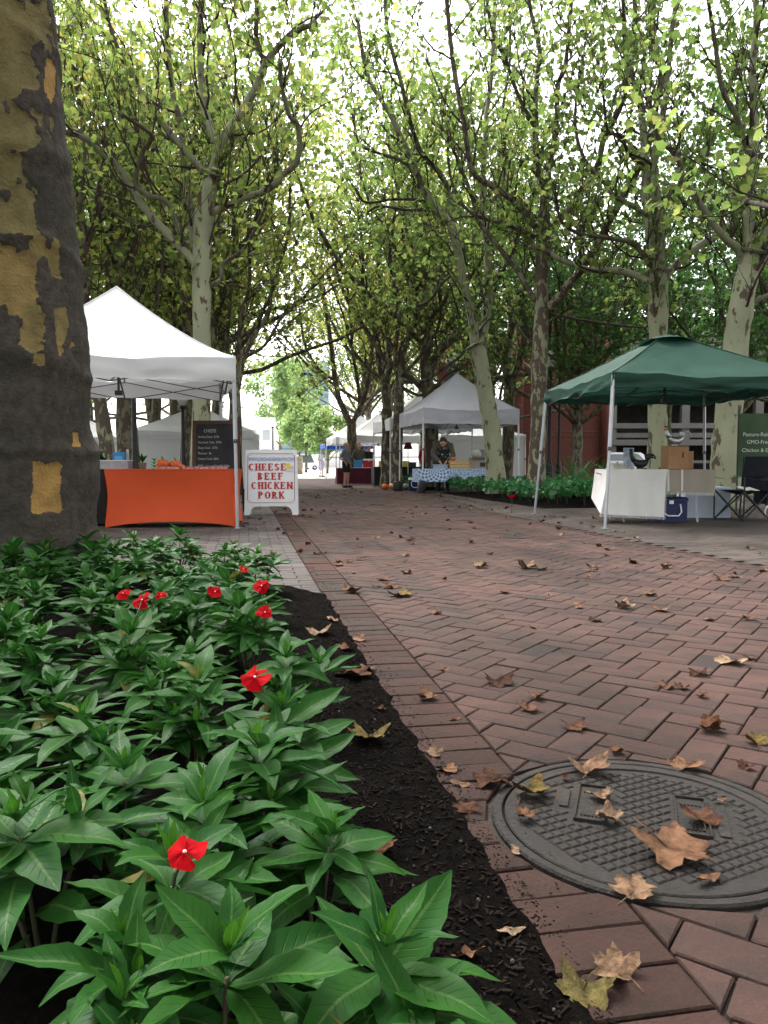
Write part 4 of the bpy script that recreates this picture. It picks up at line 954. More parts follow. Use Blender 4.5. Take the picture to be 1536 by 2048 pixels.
for t, s, kd in ((24, -3.2, 0), (29, -2.4, 1), (34, -3.4, 2), (40, -2.6, 1), (46, -3.6, 0), (22, -7.5, 2), (28, -8, 0), (35, -8, 1), (26, -13, 2), (42, -12, 2), (18, -10.5, 0), (19.5, -5.2, 1), (14.5, -10.5, 0), (25, 6.2, 0), (24.5, -1.7, 2),
                 (31, -1.0, 1), (30, 7.2, 1), (40, 7.4, 1), (46, 6.8, 2), (33, 11, 0), (39, 12.5, 2), (22, 9.8, 3), (27, 10.5, 2), (26, 15, 3), (21, 14.5, 3), (24, 20, 3), (17, 13.5, 3), (20, 18.5, 0)):
    p = st(s, t); plant_tree(kd, p.x, p.y, rng.uniform(.95, 1.12) * (1.12 if t > 24 else 1) * (.68 if kd == 3 else .82 if s > 8 else 1))
for t, s, kd in ((52, -3.2, 1), (58, -4.5, 2), (50, -9, 0), (53, 8.5, 1), (60, 9.5, 2), (51, 13, 0), (48, -15, 2)):
    p = st(s, t); plant_tree(kd, p.x, p.y, rng.uniform(1.0, 1.2))
# unseen trees continuing the rows around the camera, added to shade the foreground
for t, s, kd in ((4.0, 10.0, 0), (-1.5, 8.0, 2), (-5, 1.8, 1), (-.5, -5.5, 0), (-7, -4, 2), (3.5, -9.5, 2), (-8, 8, 0), (9, 16, 2)):
    p = st(s, t); plant_tree(kd, p.x, p.y, 1.0, 'plane tree of the rows that go on beside and behind the viewpoint')
KN = {0: 'green plane tree', 1: 'yellowing plane tree', 2: 'tall green plane tree', 3: 'dark green broadleaf tree'}
for kd in range(4):
    for side in (-1, 1):
        L = sorted([o for o, k, l in rows if k == kd and l is None and (to_st(o.location)[0] - 2.3) * side > 0], key=lambda o: o.location.y)
        for i, o in enumerate(L): o['label'] = '%s in the back rows %s of the path, %s from the front' % (KN[kd], 'left' if side < 0 else 'right', ORD[i])
for i, o in enumerate([o for o, k, l in rows if l]): o['label'] = 'unseen plane tree added for shade beside and behind the viewpoint, %s of those' % ORD[i]
# trees of the bright open place beyond
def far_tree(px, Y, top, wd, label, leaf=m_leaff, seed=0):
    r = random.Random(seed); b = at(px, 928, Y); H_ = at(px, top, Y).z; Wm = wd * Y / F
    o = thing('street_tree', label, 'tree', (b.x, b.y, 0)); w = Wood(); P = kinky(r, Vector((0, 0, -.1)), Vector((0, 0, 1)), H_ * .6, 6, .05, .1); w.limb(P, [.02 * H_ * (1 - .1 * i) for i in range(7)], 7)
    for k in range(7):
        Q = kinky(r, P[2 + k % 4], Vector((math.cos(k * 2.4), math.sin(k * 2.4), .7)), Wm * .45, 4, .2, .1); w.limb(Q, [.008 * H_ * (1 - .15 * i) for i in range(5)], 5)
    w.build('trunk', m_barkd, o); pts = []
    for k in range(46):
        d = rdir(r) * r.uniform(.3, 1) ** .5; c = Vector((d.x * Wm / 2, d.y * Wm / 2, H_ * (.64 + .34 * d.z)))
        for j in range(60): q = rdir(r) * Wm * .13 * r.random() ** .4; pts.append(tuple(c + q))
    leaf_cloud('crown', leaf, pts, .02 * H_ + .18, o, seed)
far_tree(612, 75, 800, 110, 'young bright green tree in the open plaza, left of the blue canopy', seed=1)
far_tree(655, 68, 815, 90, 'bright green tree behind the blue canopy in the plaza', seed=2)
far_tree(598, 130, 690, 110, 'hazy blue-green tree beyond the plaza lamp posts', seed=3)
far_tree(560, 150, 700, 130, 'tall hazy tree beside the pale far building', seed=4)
# ================================================================ canopies
def rot2(x, y, a): return Vector((x * math.cos(a) - y * math.sin(a), x * math.sin(a) + y * math.cos(a), 0))
def tent(label, foot, corner, rz, half, zb, zt, zp, mat, legmat=None, fh=None, walls=(), vent=False, conc=1.3, seed=0, legs=True, wallmat=None, cat='canopy tent', tag_strip=False, truss=None):
    fh = fh or half; legmat = legmat or m_whitepole
    c = Vector(foot) - rot2(corner[0] * fh, corner[1] * fh, rz) if corner else Vector(foot)
    o = thing('canopy_tent', label, cat, (c.x, c.y, 0), rz, 'market canopies')
    C = [(-half, -half), (half, -half), (half, half), (-half, half)]
    top = .93 if vent else 1.0
    for k in range(4):
        a, b = Vector((*C[k], 0)), Vector((*C[(k + 1) % 4], 0)); nrm = Vector((a.y + b.y, -(a.x + b.x), 0)); out = (a + b).normalized()
        def face(u, v):
            v *= top; p = (a.lerp(b, u)) * (1 - v)
            z = zt + (zp - zt) * v ** conc - .05 * math.sin(math.pi * u) ** 2 * (1 - v) - .04 * math.sin(math.pi * u) * math.sin(math.pi * v)
            z += .035 * noise.noise(Vector((u * 6 + seed, v * 4, k))) * (1 - v) ** 2 + .01 * noise.noise(Vector((u * 22, v * 12, k + seed)))
            return (p.x, p.y, z)
        g = MB(); g.grid(face, 28, 18); g.build('canopy_panel', mat, o, True)
        def val(u, v):
            p = a.lerp(b, u); w = .04 * noise.noise(Vector((u * 5 + seed, v * 2.2 + u * 3, k * 5))) + .016 * noise.noise(Vector((u * 30, v * 5, k + seed)))
            e = math.sin(math.pi * u) ** 2
            z = zt - .05 * e * (1 - v) + (zb - zt) * v - .008 * math.sin(u * 31 + seed) * v + .035 * noise.noise(Vector((u * 6 + seed, 0, k))) * (1 - v)
            p = p + out * (w * (.3 + v) + .004)
            return (p.x, p.y, z)
        g = MB(); g.grid(val, 40, 6); g.build('valance', mat, o, True)
    for x, y in C:
        P = [Vector((x * (1 - v * top), y * (1 - v * top), zt + (zp - zt) * (v * top) ** conc + .006)) for v in [i / 14 for i in range(15)]]
        g = MB(); g.tube(P, .007, 5); g.build('hip_seam', mat, o, True)
    if vent:
        g = MB(); vh = half * .22
        for k in range(4):
            a, b = Vector((*C[k], 0)) / half * vh, Vector((*C[(k + 1) % 4], 0)) / half * vh
            def cap(u, v): p = a.lerp(b, u) * (1 - v); return (p.x, p.y, zp - .13 + .11 * v + .03 * math.sin(math.pi * u) * (1 - v))
            g.grid(cap, 10, 6)
        g.build('vent_cap', mat, o, True)
    if legs:
        for x, y in C:
            f = Vector((x / half * fh, y / half * fh, 0)); t = Vector((x * .985, y * .985, zt - .03))
            g = MB(); m = f.lerp(t, .52); g.bar(f + Vector((0, 0, .01)), m, .03); g.bar(m, t, .038); lg = g.build('leg', legmat, o)
            g = MB(); g.box(f + Vector((0, 0, .006)), (.07, .07, .01)); g.build('foot', m_steel, lg)
            g = MB(); g.box(m, (.048, .048, .05)); g.build('slider', m_darkbar, lg)
        tm = truss or m_darkbar
        for k in range(4):
            a, b = Vector((*C[k], 0)) * .97, Vector((*C[(k + 1) % 4], 0)) * .97; g = MB()
            h0, h1 = zt - .06, zb - .03
            for q in range(2):
                p, r_ = a.lerp(b, q / 2), a.lerp(b, (q + 1) / 2)
                g.bar(p + Vector((0, 0, h0)), r_ + Vector((0, 0, h1)), .02, .012); g.bar(p + Vector((0, 0, h1)), r_ + Vector((0, 0, h0 + .003)), .02, .012)
            mid = (a + b) / 2; g.bar(mid + Vector((0, 0, h0)), Vector((0, 0, zt + .3 * (zp - zt))), .02, .012); g.bar(mid + Vector((0, 0, h1)), Vector((0, 0, h0 - .03)), .02, .012)
            g.build('truss', tm, o)
        g = MB(); g.bar((0, 0, zb - .08), (0, 0, zp - .03), .03); g.box((0, 0, zb - .05), (.1, .1, .06)); g.build('peak_pole', tm, o)
    for k in walls:
        a, b = Vector((*C[k], 0)) * .985, Vector((*C[(k + 1) % 4], 0)) * .985; out = (a + b).normalized()
        def wl(u, v): p = a.lerp(b, u) + out * (.03 * math.sin(u * 14 + seed) * v + .012 * noise.noise(Vector((u * 9, v * 9, seed)))); return (p.x, p.y, zb + .1 + (.01 - zb - .1) * v)
        g = MB(); g.grid(wl, 40, 14); g.build('side_wall', wallmat or mat, o, True)
    if tag_strip:
        g = MB(); g.box((-half - .012, -half - .014, (zb + zt) / 2), (.07, .012, zt - zb)); g.build('corner_strip', m_darkbar, o)
    return o
tent('white peaked canopy tent on the left, over the orange table', gnd(475, 1057), (1, -1), R(15), 1.5, 1.86, 2.16, 3.27, m_whitecan, m_steel, seed=1, conc=1.28)
tent('green canopy tent with vented top on the right', gnd(1210, 1058), (-1, -1), R(6.3), 1.36, 1.79, 1.98, 2.72, m_greencan, m_steel, fh=1.47, vent=True, conc=1.08, seed=2)
tent('grey peaked canopy tent behind the leaning pale tree', gnd(845, 985), (-1, -1), R(12), 1.47, 1.98, 2.42, 3.6, m_greycan, seed=3, conc=1.15)
tent('white canopy tent with open sides just behind the grey one', at(780, 980, 26) * Vector((1, 1, 0)), (-1, -1), R(12), 1.45, 1.95, 2.35, 3.35, m_whitecan, seed=4, conc=1.15)
tent('white canopy tent with dark corner strips, second behind the grey one', at(703, 968, 33) * Vector((1, 1, 0)), (-1, -1), R(13), 1.5, 1.72, 2.05, 3.05, m_whitecan, seed=5, tag_strip=True, conc=1.15)
tent('farthest white canopy tent of the right-hand row', at(672, 963, 36.8) * Vector((1, 1, 0)), (-1, -1), R(13), 1.5, 1.75, 2.1, 3.2, m_whitecan, seed=6, conc=1.15)
tent('low bright blue canopy at the far end of the row', at(694, 955, 48) * Vector((1, 1, 0)), None, R(10), 1.5, 1.75, 2.05, 2.5, m_bluecan, seed=7)
tent('white closed tent with side walls behind the chalkboard', at(400, 975, 27) * Vector((1, 1, 0)), None, R(6), 1.95, 1.62, 1.9, 2.85, m_whitecan, walls=(0, 1, 3), seed=8, conc=1.1)
tent('small white closed tent at the far left behind the big trunk', at(175, 966, 35) * Vector((1, 1, 0)), None, R(5), 1.6, 1.7, 2.0, 2.85, m_whitecan, walls=(0, 1, 3), seed=9, conc=1.1)
o = tent('white closed tent with a grey panel at the back under the grey canopy', at(945, 966, 33) * Vector((1, 1, 0)), None, R(8), 1.75, 1.75, 2.0, 2.7, m_whitecan, walls=(0, 1, 3), seed=10, conc=1.1)
g = MB(); g.box((.35, -1.78, 1.0), (1.1, .02, .8)); pnl = g.build('grey_panel', M('grey_panel', (.33, .35, .38), None, 3, .6), o)
tent('blue canopy half hidden behind the white closed tent on the left', at(265, 960, 42) * Vector((1, 1, 0)), None, R(5), 1.5, 1.35, 1.7, 2.1, m_bluecan, seed=12)

# ================================================================ left stall
def table(label, loc, rz, w, d, h, name='folding_table'):
    o = thing(name, label, 'table', loc, rz)
    g = MB(); g.box((0, 0, h - .02), (w, d, .035)); g.build('tabletop', m_white, o)
    for x in (-w * .4, w * .4):
        for y in (-d * .38, d * .38): g = MB(); g.bar((x, y, 0), (x, y, h - .04), .025); g.build('leg', m_darkbar, o)
    return o
def cloth_box(label, loc, rz, w, d, h, z0, mat, name='tablecloth', wave=.02, cat='tablecloth'):
    o = thing(name, label, cat, loc, rz); g = MB(); per = 2 * (w + d)
    def edge(q):
        q = (q % 1) * per
        if q < w: return (-w / 2 + q, -d / 2), (0, -1)
        if q < w + d: return (w / 2, -d / 2 + q - w), (1, 0)
        if q < 2 * w + d: return (w / 2 - (q - w - d), d / 2), (0, 1)
        return (-w / 2, d / 2 - (q - 2 * w - d)), (-1, 0)
    def fn(u, v):
        (x, y), n = edge(u); k = wave * v * (math.sin(u * per * 11) + .6 * math.sin(u * per * 23 + 1)) + .012
        return (x + n[0] * k, y + n[1] * k, h + .006 - (h - z0) * v)
    g.grid(fn, 96, 6); g.build('drop', mat, o, True)
    g = MB(); g.box((0, 0, h + .004), (w + .02, d + .02, .006)); g.build('top_cloth', mat, o); return o
p = gnd(338, 1055)
OT = table('folding table hidden under the orange cover', (p.x, p.y + .38, 0), R(4), 1.62, .72, .735)
oc = thing('table_cover', 'bright orange stretch cover on the table under the white tent', 'table cover', (p.x, p.y + .38, 0), R(4)); g = MB()
W2, D2, H2 = .835, .375, .75
def spandex(u, v):
    q = u * 4 % 4; k = int(q); f = q - k
    cs = [(-W2, -D2), (W2, -D2), (W2, D2), (-W2, D2)]; a, b = cs[k % 4], cs[(k + 1) % 4]
    f2 = .5 - .5 * math.cos(math.pi * f) if False else f
    x, y = a[0] + (b[0] - a[0]) * f2, a[1] + (b[1] - a[1]) * f2
    long_ = k % 2 == 0
    arch = (.075 if long_ else .05) * (1 - (2 * f - 1) ** 2) ** .8
    z = H2 - (H2 - arch) * v
    pin = .075 * math.sin(math.pi * min(1, v * 1.05)) ** 1.1
    if long_: x *= 1 - pin * .62; y *= 1 - .16 * math.sin(math.pi * v) * math.sin(math.pi * f)
    else: x *= 1 - pin * (.62 + .5 * math.sin(math.pi * f)); y *= 1 - .02 * math.sin(math.pi * v)
    fold = .006 * noise.noise(Vector((u * 26, v * 2.2, 0))) * (abs(2 * f - 1) ** 3) * 2
    return (x * (1 + fold), y * (1 - fold), z)
g.grid(spandex, 112, 20); g.build('skirt', m_orange, oc, True)
g = MB(); g.box((0, 0, H2 - .002), (2 * W2 - .006, 2 * D2 - .006, .006)); g.build('top_panel', m_orange, oc)
g = MB(); g.tube([(-W2, -D2 + .002, H2), (W2, -D2 + .002, H2)], .007, 8); g.build('front_hem', m_orange, oc, True)
def on_ot(px, dy=0.0): q = at(px, 935, p.y + .3 + dy); return Vector((q.x, q.y, .754))
def pumpkin(loc, r, label, mat=m_pump, flat=.75, grp='pumpkins for sale', cat='pumpkin'):
    o = thing('pumpkin', label, cat, loc, rng.uniform(0, 6), grp); g = MB()
    g.lathe([(r * max(.03, math.sin(math.pi * i / 10)) , r * flat * (1 - math.cos(math.pi * i / 10) - (.16 if i in (0, 10) else 0) * (1 if i == 10 else -1))) for i in range(11)], 32, lob=20, lobe_amt=.13); g.build('skin', mat, o, True)
    g = MB(); g.tube([(0, 0, 2 * r * flat - r * .12), (r * .05, 0, 2 * r * flat + r * .14), (r * .2, 0, 2 * r * flat + r * .34)], [r * .16, r * .1, r * .11], 7); g.build('stalk', m_stalk, o, True); return o
pumpkin(on_ot(326, .1), .088, 'left orange pumpkin on the orange table'); pumpkin(on_ot(351, .14), .078, 'right orange pumpkin on the orange table'); pumpkin(on_ot(364, -.02), .04, 'small orange gourd beside the two pumpkins on the orange table')
def tray(px, dy, w, label):
    q = on_ot(px, dy); o = thing('meat_tray', label, 'food tray', q, rng.uniform(-.1, .1), 'packed trays on the orange table'); g = MB()
    g.prism([(-w / 2, -.07), (w / 2, -.07), (w / 2, .07), (-w / 2, .07)], 0, .028, .008); g.build('meat', m_meat, o)
    g = MB(); g.grid(lambda u, v: ((u - .5) * w * 1.04, (v - .5) * .15, .034 + .008 * noise.noise(Vector((u * 6, v * 6, px)))), 12, 8); g.build('plastic_film', m_glassy, o, True)
tray(338, -.08, .3, 'wrapped meat tray in front of the pumpkins on the orange table'); tray(378, -.05, .15, 'small wrapped tray between the larger ones on the orange table'); tray(405, -.02, .2, 'wrapped meat tray below the chalkboard, left one'); tray(438, -.02, .2, 'wrapped meat tray below the chalkboard, right one by the tent leg')
q = on_ot(233, .05); o = thing('plastic_tub', 'clear plastic tub on the left end of the orange table', 'tub', q); g = MB()
for a, b, c_, d_ in ((0, -.1, .36, .006), (0, .1, .36, .006), (-.18, 0, .006, .2), (.18, 0, .006, .2)): g.box((a, b, .055), (c_, d_, .11))
g.box((0, 0, .004), (.36, .2, .006)); g.build('tub_body', m_glassy, o); g = MB()
for a, b, c_, d_ in ((0, -.105, .38, .016), (0, .105, .38, .016), (-.185, 0, .016, .2), (.185, 0, .016, .2)): g.box((a, b, .112), (c_, d_, .01))
g.build('rim', m_white, o)
o = thing('display_box', 'bright blue box standing in the clear tub', 'box', q + Vector((.045, 0, .012))); g = MB(); g.prism([(-.075, -.05), (.075, -.05), (.075, .05), (-.075, .05)], 0, .21, .006); g.build('box_body', m_bluebin, o); g = MB(); g.box((0, -.0515, .13), (.1, .002, .06)); g.build('box_label', M('pale_blue', (.1, .35, .6), None, 5, .5), o)
o = thing('price_stake', 'upright pale wooden slat in the clear tub', 'slat', q + Vector((.145, .02, .012))); g = MB(); g.box((0, 0, .125), (.035, .01, .25)); g.build('slat', M('pale_slat', (.5, .47, .42), None, 9, .7), o)
q = on_ot(285, .05); o = thing('potted_plant', 'small plant in a grey-green pot on the orange table', 'plant', q); g = MB(); g.lathe([(.04, 0), (.055, .08), (.06, .085), (.05, .085), (.045, .07)], 16); g.build('pot', M('pot_grey', (.2, .24, .22), None, 8, .6), o, True)
for k in range(9): link('leaf', LV[k % 6], o, (0, 0, .08), (0, R(-55 - 4 * (k % 4)), k * .7), .9)
q = on_ot(210, .25); o = cloth_box('black cloth table behind the big trunk, left of the orange one', (at(120, 935, p.y + .5).x, p.y + .55, 0), R(10), 1.35, .7, .76, .02, m_black, 'black_table', cat='table')
q = at(178, 900, p.y + .45); o = thing('produce_crate', 'dark crate with greens on the black table', 'crate', (q.x, q.y, .77)); g = MB(); g.box((0, 0, .05), (.4, .3, .1)); g.build('crate_body', m_blackpl, o); g = MB(); stuff(leaf_cloud('greens', m_bedf, [(rng.uniform(-.18, .18), rng.uniform(-.13, .13), rng.uniform(.09, .22)) for _ in range(90)], .09, o, 3))

def text_mesh(s, size, mat, ext=.001, off=0.0, align='CENTER', sx=1.0):
    cu = bpy.data.curves.new('lettering', 'FONT'); cu.body = s; cu.size = size; cu.extrude = ext; cu.offset = off; cu.align_x = align
    o = bpy.data.objects.new('lettering', cu); col.objects.link(o); bpy.context.view_layer.update()
    me = bpy.data.meshes.new_from_object(o.evaluated_get(bpy.context.evaluated_depsgraph_get())); bpy.data.objects.remove(o); bpy.data.curves.remove(cu)
    me.materials.clear(); me.materials.append(mat)
    if sx != 1.0: me.transform(Matrix.Diagonal((sx, 1, 1, 1)))
    return me
def lettering(s, size, mat, parent, x, z, y, name='lettering', off=0.0, align='CENTER', sx=1.0, rx=0.0):
    return link(name, text_mesh(s, size, mat, .0012, off, align, sx), parent, (x, y, z), (math.pi / 2 + rx, 0, 0))
# slab-serif letters drawn with broad strokes: (strokes) in a unit box, thick = .2
def slab(s, h, mat, parent, cx, z0, y, wlet, gap):
    T, S = .27, .11
    def stem(x): return [('b', x, 0, x + T, 1), ('b', x - .07, 0, x + T + .07, S), ('b', x - .07, 1 - S, x + T + .07, 1)]
    def arc(cx_, cy_, rx, ry, a0, a1): return [('a', cx_, cy_, rx, ry, a0, a1)]
    G_ = {'C': arc(.45, .5, .42, .5, 48, 312), 'O': arc(.45, .5, .43, .5, 0, 360), 'I': stem(.12), 'H': stem(.08) + stem(.6) + [('b', .2, .44, .7, .56)],
          'E': stem(.08) + [('b', .1, 1 - S * 1.2, .74, 1), ('b', .1, 0, .78, S * 1.2), ('b', .2, .45, .55, .56), ('b', .66, .72, .75, 1), ('b', .7, 0, .79, .3), ('b', .5, .36, .57, .65)],
          'F': stem(.08) + [('b', .1, 1 - S * 1.2, .74, 1), ('b', .2, .45, .55, .56), ('b', .66, .72, .75, 1), ('b', .5, .36, .57, .65)],
          'S': arc(.42, .74, .33, .26, 20, 270) + arc(.42, .26, .36, .26, -160, 90), 'B': stem(.08) + arc(.32, .75, .36, .25, -90, 90) + arc(.32, .26, .42, .26, -90, 90) + [('b', .15, .9, .34, 1), ('b', .15, 0, .34, .1), ('b', .15, .45, .34, .55)],
          'P': stem(.1) + arc(.36, .71, .4, .29, -90, 90) + [('b', .15, .89, .38, 1), ('b', .15, .42, .38, .53)], 'R': stem(.08) + arc(.34, .73, .36, .27, -90, 90) + [('b', .15, .9, .36, 1), ('b', .15, .46, .36, .56), ('l', .4, .5, .75, .06, .19), ('b', .62, 0, .92, S)],
          'K': stem(.08) + [('l', .3, .45, .74, .95, .15), ('l', .4, .55, .76, .06, .2), ('b', .6, 0, .94, S), ('b', .6, 1 - S, .88, 1)], 'N': stem(.06) + stem(.66) + [('l', .14, .96, .78, .06, .2)]}
    wd = [(.45 if c == 'I' else .92) for c in s]; tot = sum(w * wlet for w in wd) + gap * (len(s) - 1); x = cx - tot / 2
    for i, c in enumerate(s):
        g = MB(); k = [0]
        def P(a, b): return (x + a * wlet, y - .0004 * k[0], z0 + b * h)
        for e in G_[c]:
            k[0] += 1
            if e[0] == 'b': g.add([P(e[1], e[2]), P(e[3], e[2]), P(e[3], e[4]), P(e[1], e[4])], [(0, 1, 2, 3)])
            elif e[0] == 'l':
                dx, dy = e[3] - e[1], e[4] - e[2]; L = math.hypot(dx, dy); nx, ny = -dy / L * e[5] / 2, dx / L * e[5] / 2
                g.add([P(e[1] - nx, e[2] - ny), P(e[3] - nx, e[4] - ny), P(e[3] + nx, e[4] + ny), P(e[1] + nx, e[2] + ny)], [(0, 1, 2, 3)])
            else:
                n = 20; vs = []
                for j in range(n + 1):
                    a = R(e[5] + (e[6] - e[5]) * j / n); co, si = math.cos(a), math.sin(a); th = .14 + .15 * abs(co)
                    vs += [P(e[1] + e[3] * co, e[2] + e[4] * si), P(e[1] + (e[3] - th) * co, e[2] + (e[4] - th * .8) * si)]
                g.add(vs, [(2 * j, 2 * j + 1, 2 * j + 3, 2 * j + 2) for j in range(n)])
        g.build('letter', mat, parent); x += wd[i] * wlet + gap

# white A-frame sign
sp_ = gnd(544, 1029); SG = thing('sandwich_board', 'white A-frame sign reading CHEESE BEEF CHICKEN PORK in red', 'sign', (sp_.x, sp_.y, 0), R(3))
def plate(w0, w1, h, tilt, y0, sgn, mat, parent, name):
    # panel with an arched foot cut-out, leaning back
    e = bpy.data.objects.new(name, None)
    out = [(-w0 / 2, 0), (-w0 / 2 + .09, 0)] + [(-w0 / 2 + .09 + .1 * (1 - math.cos(R(a))), .14 * math.sin(R(a))) for a in range(15, 91, 15)]
    out += [(-x, z) for x, z in reversed(out)] + [(w1 / 2, h - .012), (w1 / 2 - .012, h), (-w1 / 2 + .012, h), (-w1 / 2, h - .012)]
    vs = []; n = len(out)
    for k, dy in enumerate((-.014, .014)): vs += [(x, y0 + sgn * z * math.tan(tilt) + dy, z) for x, z in out]
    g = MB(); g.add(vs, [tuple(range(n)), tuple(range(2 * n - 1, n - 1, -1))] + [(i, n + i, n + (i + 1) % n, (i + 1) % n) for i in range(n)]); return g.build(name, mat, parent)
TL = R(7); wS, hS = .86, 1.05
plate(wS, wS * .96, hS, TL, -.13, 1, m_white, SG, 'front_panel'); plate(wS, wS * .96, hS, TL, .13, -1, m_white, SG, 'rear_panel')
fr = bpy.data.objects.new('sign_face', None); col.objects.link(fr); fr.parent = SG; fr.location = (0, -.147, 0); fr.rotation_euler = (-TL, 0, 0)
g = MB(); b0, b1, zz0, zz1 = -.375, .375, .205, 1.0; r_ = .035
pts = [(b0 + r_, zz0), (b1 - r_, zz0)] + [(b1 - r_ * math.sin(R(90 - a)) , zz0 + r_ * math.sin(R(a))) for a in (20, 70)] + [(b1, zz0 + r_), (b1, zz1 - r_), (b1 - r_ * .8, zz1 - r_ * .7), (b1 - r_, zz1), (b0 + r_, zz1), (b0 + r_ * .8, zz1 - r_ * .7), (b0, zz1 - r_), (b0, zz0 + r_), (b0 + r_ * .8, zz0 + r_ * .7)]
for i in range(len(pts)): a, b = pts[i], pts[(i + 1) % len(pts)]; g.bar((a[0], -.002, a[1]), (b[0], -.002, b[1]), .008, .002)
g.build('border_line', M('border_red', (.22, .03, .05), None, 5, .6), fr)
lettering('WWW.JORDANFARMSNYPA.COM', .085, m_signblue, fr, 0, .875, -.003, sx=.56)
slab('CHEESE', .115, m_signred, fr, -.06, .72, -.003, .105, .006); slab('BEEF', .115, m_signred, fr, -.01, .57, -.003, .105, .012); slab('CHICKEN', .115, m_signred, fr, .01, .42, -.003, .105, .006); slab('PORK', .115, m_signred, fr, 0, .265, -.003, .108, .012)
g = MB(); g.box((.27, -.004, .79), (.06, .004, .08)); g.build('cheese_drawing', m_yellow, fr); g = MB(); g.bar((.235, -.003, .715), (.36, -.003, .71), .01, .002); g.bar((.31, -.003, .78), (.335, -.003, .75), .01, .002); g.bar((.325, -.003, .755), (.345, -.003, .79), .007, .002); g.bar((.33, -.003, .755), (.36, -.003, .775), .007, .002); g.build('grey_squiggle', M('squiggle', (.12, .12, .16), None, 5, .6), fr)
# chalkboard
cb = gnd(434, 1030); cw, ch_ = .76, 1.52
CB = thing('chalkboard', 'tall black chalkboard in a brown wooden frame between table and sign', 'chalkboard', (cb.x, cb.y, 0), R(-2)); face = bpy.data.objects.new('board_face', None); col.objects.link(face); face.parent = CB; face.rotation_euler = (R(-5), 0, 0); face.location = (0, -.1, 0)
g = MB(); g.box((0, 0, .08 + (ch_ - .1) / 2 + .02), (cw - .1, .012, ch_ - .2)); g.build('slate', m_slate, face)
for x in (-1, 1): g = MB(); g.box((x * (cw / 2 - .03), 0, ch_ / 2), (.06, .03, ch_)); g.build('frame_stile', m_dwood, face)
for z in (.1, ch_ - .03): g = MB(); g.box((0, 0, z), (cw - .122, .028, .06)); g.build('frame_rail', m_dwood, face)
for x in (-1, 1): g = MB(); g.bar((x * (cw / 2 - .03), .02, ch_ - .05), (x * (cw / 2 - .03), .42, .03), .04, .02); g.build('rear_leg', m_dwood, CB)
for i, (tx, s_, xx) in enumerate((('CHEESE', .075, -.2), ('Smokey Swiss  $7/lb', .052, -.29), ('Horserad. Swiss  $7/lb', .052, -.29), ('Sharp Ched.  $7/lb', .052, -.29), ('Muenster  $6', .05, -.29), ('Cheese Curds  $6/lb', .05, -.29), ('BEEF   Ground Beef $6.50/lb', .055, -.29), ('Round Roast  $8/lb', .045, -.29), ('1/4 lb Patties  $7/lb', .045, -.29), ('Chuck Roast  $7.50/lb', .045, -.29))):
    lettering(tx, s_, m_chalk, face, xx, 1.33 - i * .088 - (.03 if i > 5 else 0), -.008, 'chalk_writing', align='LEFT', sx=.8)

# ================================================================ street lamps
def lamp(px, Y, label, gy=800, h=None):
    q = at(px, 928, Y); H_ = at(px, gy, Y).z if h is None else h; o = thing('street_lamp', label, 'street lamp', (q.x, q.y, 0), 0, 'black street lamps'); g = MB()
    g.lathe([(.17, 0), (.17, .12), (.13, .18), (.12, .7), (.09, .85), (.06, 1.0), (.055, H_ * .6), (.045, H_ - .25)], 14); g.build('post', m_blackiron, o, True)
    g = MB(); g.lathe([(.05, H_ - .25), (.1, H_ - .2), (.08, H_ - .14)], 14); g.build('collar', m_blackiron, o, True)
    g = MB(); g.lathe([(.08, H_ - .14), (.16, H_ + .02), (.18, H_ + .15), (.13, H_ + .28), (.03, H_ + .36)], 16); g.build('globe', m_globe, o, True)
lamp(270, 17.5, 'thick black lamp post behind the left end of the orange table', h=3.6); lamp(367, 23, 'black lamp post with white globe in front of the white closed tent', 802)
lamp(1117, 30, 'slim black post before the red building wall', h=6.5); lamp(1098, 24, 'lamp with large white globe half behind the mottled trunk', 725)
lamp(612, 78, 'distant lamp post in the bright plaza, right one', 838); lamp(600, 95, 'distant lamp post in the bright plaza, middle one', 850); lamp(546, 60, 'distant lamp post left of the plaza opening', 850)

# ================================================================ stalls on the right
def box_item(name, label, cat, loc, size, mat, rz=0.0, bev=.01, parts=None):
    o = thing(name, label, cat, loc, rz); g = MB(); x, y, z = size; g.prism([(-x / 2, -y / 2), (x / 2, -y / 2), (x / 2, y / 2), (-x / 2, y / 2)], 0, z, bev); g.build('body', mat, o); return o
def cooler(label, loc, size, mat, lid, rz=0.0, handle=True):
    x, y, z = size; o = box_item('cooler', label, 'cooler', loc, (x, y, z * .82), mat, rz, .008); g = MB(); g.prism([(-x * .52, -y * .53), (x * .52, -y * .53), (x * .52, y * .53), (-x * .52, y * .53)], z * .825, z, .02); g.build('lid', lid, o)
    if handle: g = MB(); g.tube([(-x * .28, -y * .5 - .005, z * .72), (-x * .28, -y * .5 - .03, z * .4), (-x * .1, -y * .5 - .035, z * .25), (x * .22, -y * .5 - .035, z * .25), (x * .3, -y * .5 - .03, z * .4), (x * .28, -y * .5 - .005, z * .72)], .011, 7); g.build('handle', m_white, o, True)
    g = MB(); g.box((0, -y * .53 - .005, z * .8), (.06, .012, .05)); g.build('latch', m_white, o); return o
